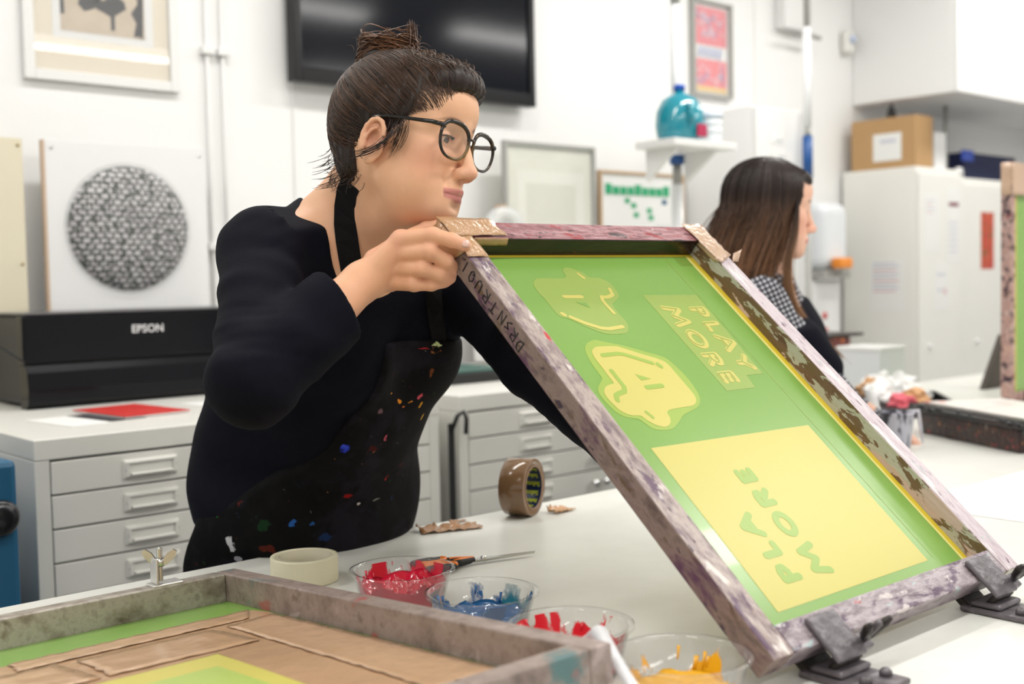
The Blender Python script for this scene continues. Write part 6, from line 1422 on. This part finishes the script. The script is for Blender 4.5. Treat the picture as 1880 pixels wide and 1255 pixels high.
v_, f_ = mesh_sdf(legs2, (pe2.x-.26, pe2.y-.26, -.01), (pe2.x+.26, pe2.y+.26, pe2.z+.20), .012); np_mesh('trousers', [(v_, f_)], mat('dark_trousers', (.01, .01, .014, 1), .8), w2, W2LOC)
G2 = lambda z: np.interp(z, [-.40, -.25, -.12, -.05, .0, .03, .06, .075, .09, .11], [-.03, .0, .022, .034, .046, .062, .084, .10, .14, .2])
def hair2(Q, cut=True):
    Q = Q.copy(); Q[:, 1] = np.abs(Q[:, 1])
    d = ell(Q, (-.020, 0, .044), (.108, .085, .084)); d = smin(d, cone(Q, (-.035, .0, .0), (-.085, .0, -.16), .088, .088), .03); d = smin(d, cone(Q, (-.02, .045, -.03), (-.045, .055, -.20), .048, .040), .03)
    d = smin(d, ell(Q, (.062, 0, .074), (.034, .045, .030)), .02)
    if not cut: return d
    d = smax(d, Q[:, 0]-G2(Q[:, 2]), .008); d = smax(d, -.20-Q[:, 2], .02)
    return smax(d, -ell(Q, (.060, 0, -.045), (.052, .064, .085)), .004)
vh, fh_ = mesh_sdf(hair2, (-.20, -.13, -.24), (.12, .13, .15), .0035); Rm2 = np.array(M2H.to_3x3())
hc = lambda z: A3(.012, .006, .004)[None]*(1-np.clip((-.02-z)/.2, 0, 1))[:, None]+A3(.09, .040, .018)[None]*np.clip((-.02-z)/.2, 0, 1)[:, None]
hair_2 = np_mesh('hair', [(vh@Rm2.T+A3(*M2H.translation), fh_)], m_hair, w2, W2LOC, hc(vh[:, 2]))
st = []; sc2 = []
for k in range(1300):
    az = rs.uniform(.35, 2*math.pi-.35); n_ = 16; ds = []; C2 = A3(-.02, 0, .02)
    el = np.linspace(rs.uniform(1.15, 1.5), rs.uniform(-.1, -.6), 9); D_ = np.stack([np.cos(el)*math.cos(az)+.25*(np.sin(el)-.5)*0, np.cos(el)*math.sin(az), np.sin(el)], 1); D_ /= np.linalg.norm(D_, axis=1)[:, None]
    a = np.full(len(D_), .02); b = np.full(len(D_), .2)
    for _ in range(12):
        m_ = (a+b)/2; q_ = hair2(C2+D_*m_[:, None], False); a = np.where(q_ < 0, m_, a); b = np.where(q_ < 0, b, m_)
    S = C2+D_*((a+b)/2+rs.uniform(-.0005, .003))[:, None]
    last = S[-1]; L_ = rs.uniform(.08, .24); t_ = np.linspace(.15, 1, 8)[:, None]
    S = np.concatenate([S, last+A3(-.28+rs.normal(0, .07), rs.normal(0, .06)+.10*np.sign(last[1]), -1)*L_*t_+A3(.02, 0, 0)*np.sin(t_*3)*rs.normal(0, .4)])
    ok = S[:, 0] < G2(S[:, 2])+.003; S = S[int(np.argmax(ok)):]; bad = np.where(~(S[:, 0] < G2(S[:, 2])+.006))[0]
    if len(bad): S = S[:bad[0]]
    if len(S) < 5: continue
    st.append(S); f0 = rs.uniform(.5, 1.9); z0 = S[:, 2].copy()
    sc2.append((lambda z0, f0: (lambda t: f0*(A3(.020, .010, .007)[None]*(1-np.clip((.03-np.interp(t, np.linspace(0, 1, len(z0)), z0))/.22, 0, 1))[:, None]+A3(.22, .105, .05)[None]*np.clip((.03-np.interp(t, np.linspace(0, 1, len(z0)), z0))/.22, 0, 1)[:, None])))(z0, f0))
for k in range(170):      # long lock falling in front of the near shoulder
    j = rs.normal(0, .006, 3); P4 = [A3(.044, -.070, .02), A3(.040, -.088, -.06), A3(.022, -.100, -.15), A3(.040, -.120, -.24), A3(.090, -.125, -.30), A3(.165, -.13, -.36)]
    cut_ = rs.choice([3, 4, 5, 5]); P4 = [p+j*(.4+.5*i)*(.6) for i, p in enumerate(P4[:cut_+1])]; tt = np.linspace(0, len(P4)-1, 18); S = np.stack([np.interp(tt, range(len(P4)), [p[i] for p in P4]) for i in range(3)], 1)
    for _ in range(3): S[1:-1] = (S[:-2]+2*S[1:-1]+S[2:])/4
    st.append(S); f0 = rs.uniform(.6, 1.5); sc2.append((lambda f0: (lambda t: f0*(A3(.025, .012, .008)[None]*(1-np.clip(t*1.6-.1, 0, 1))[:, None]+A3(.30, .15, .07)[None]*np.clip(t*1.6-.1, 0, 1)[:, None])))(f0))
strand_mesh('long_strands', st, m_hair, hair_2, M2H, W2LOC, .0011, 3, sc2)['kind'] = 'stuff'
print('woman2', time.time()-T1)
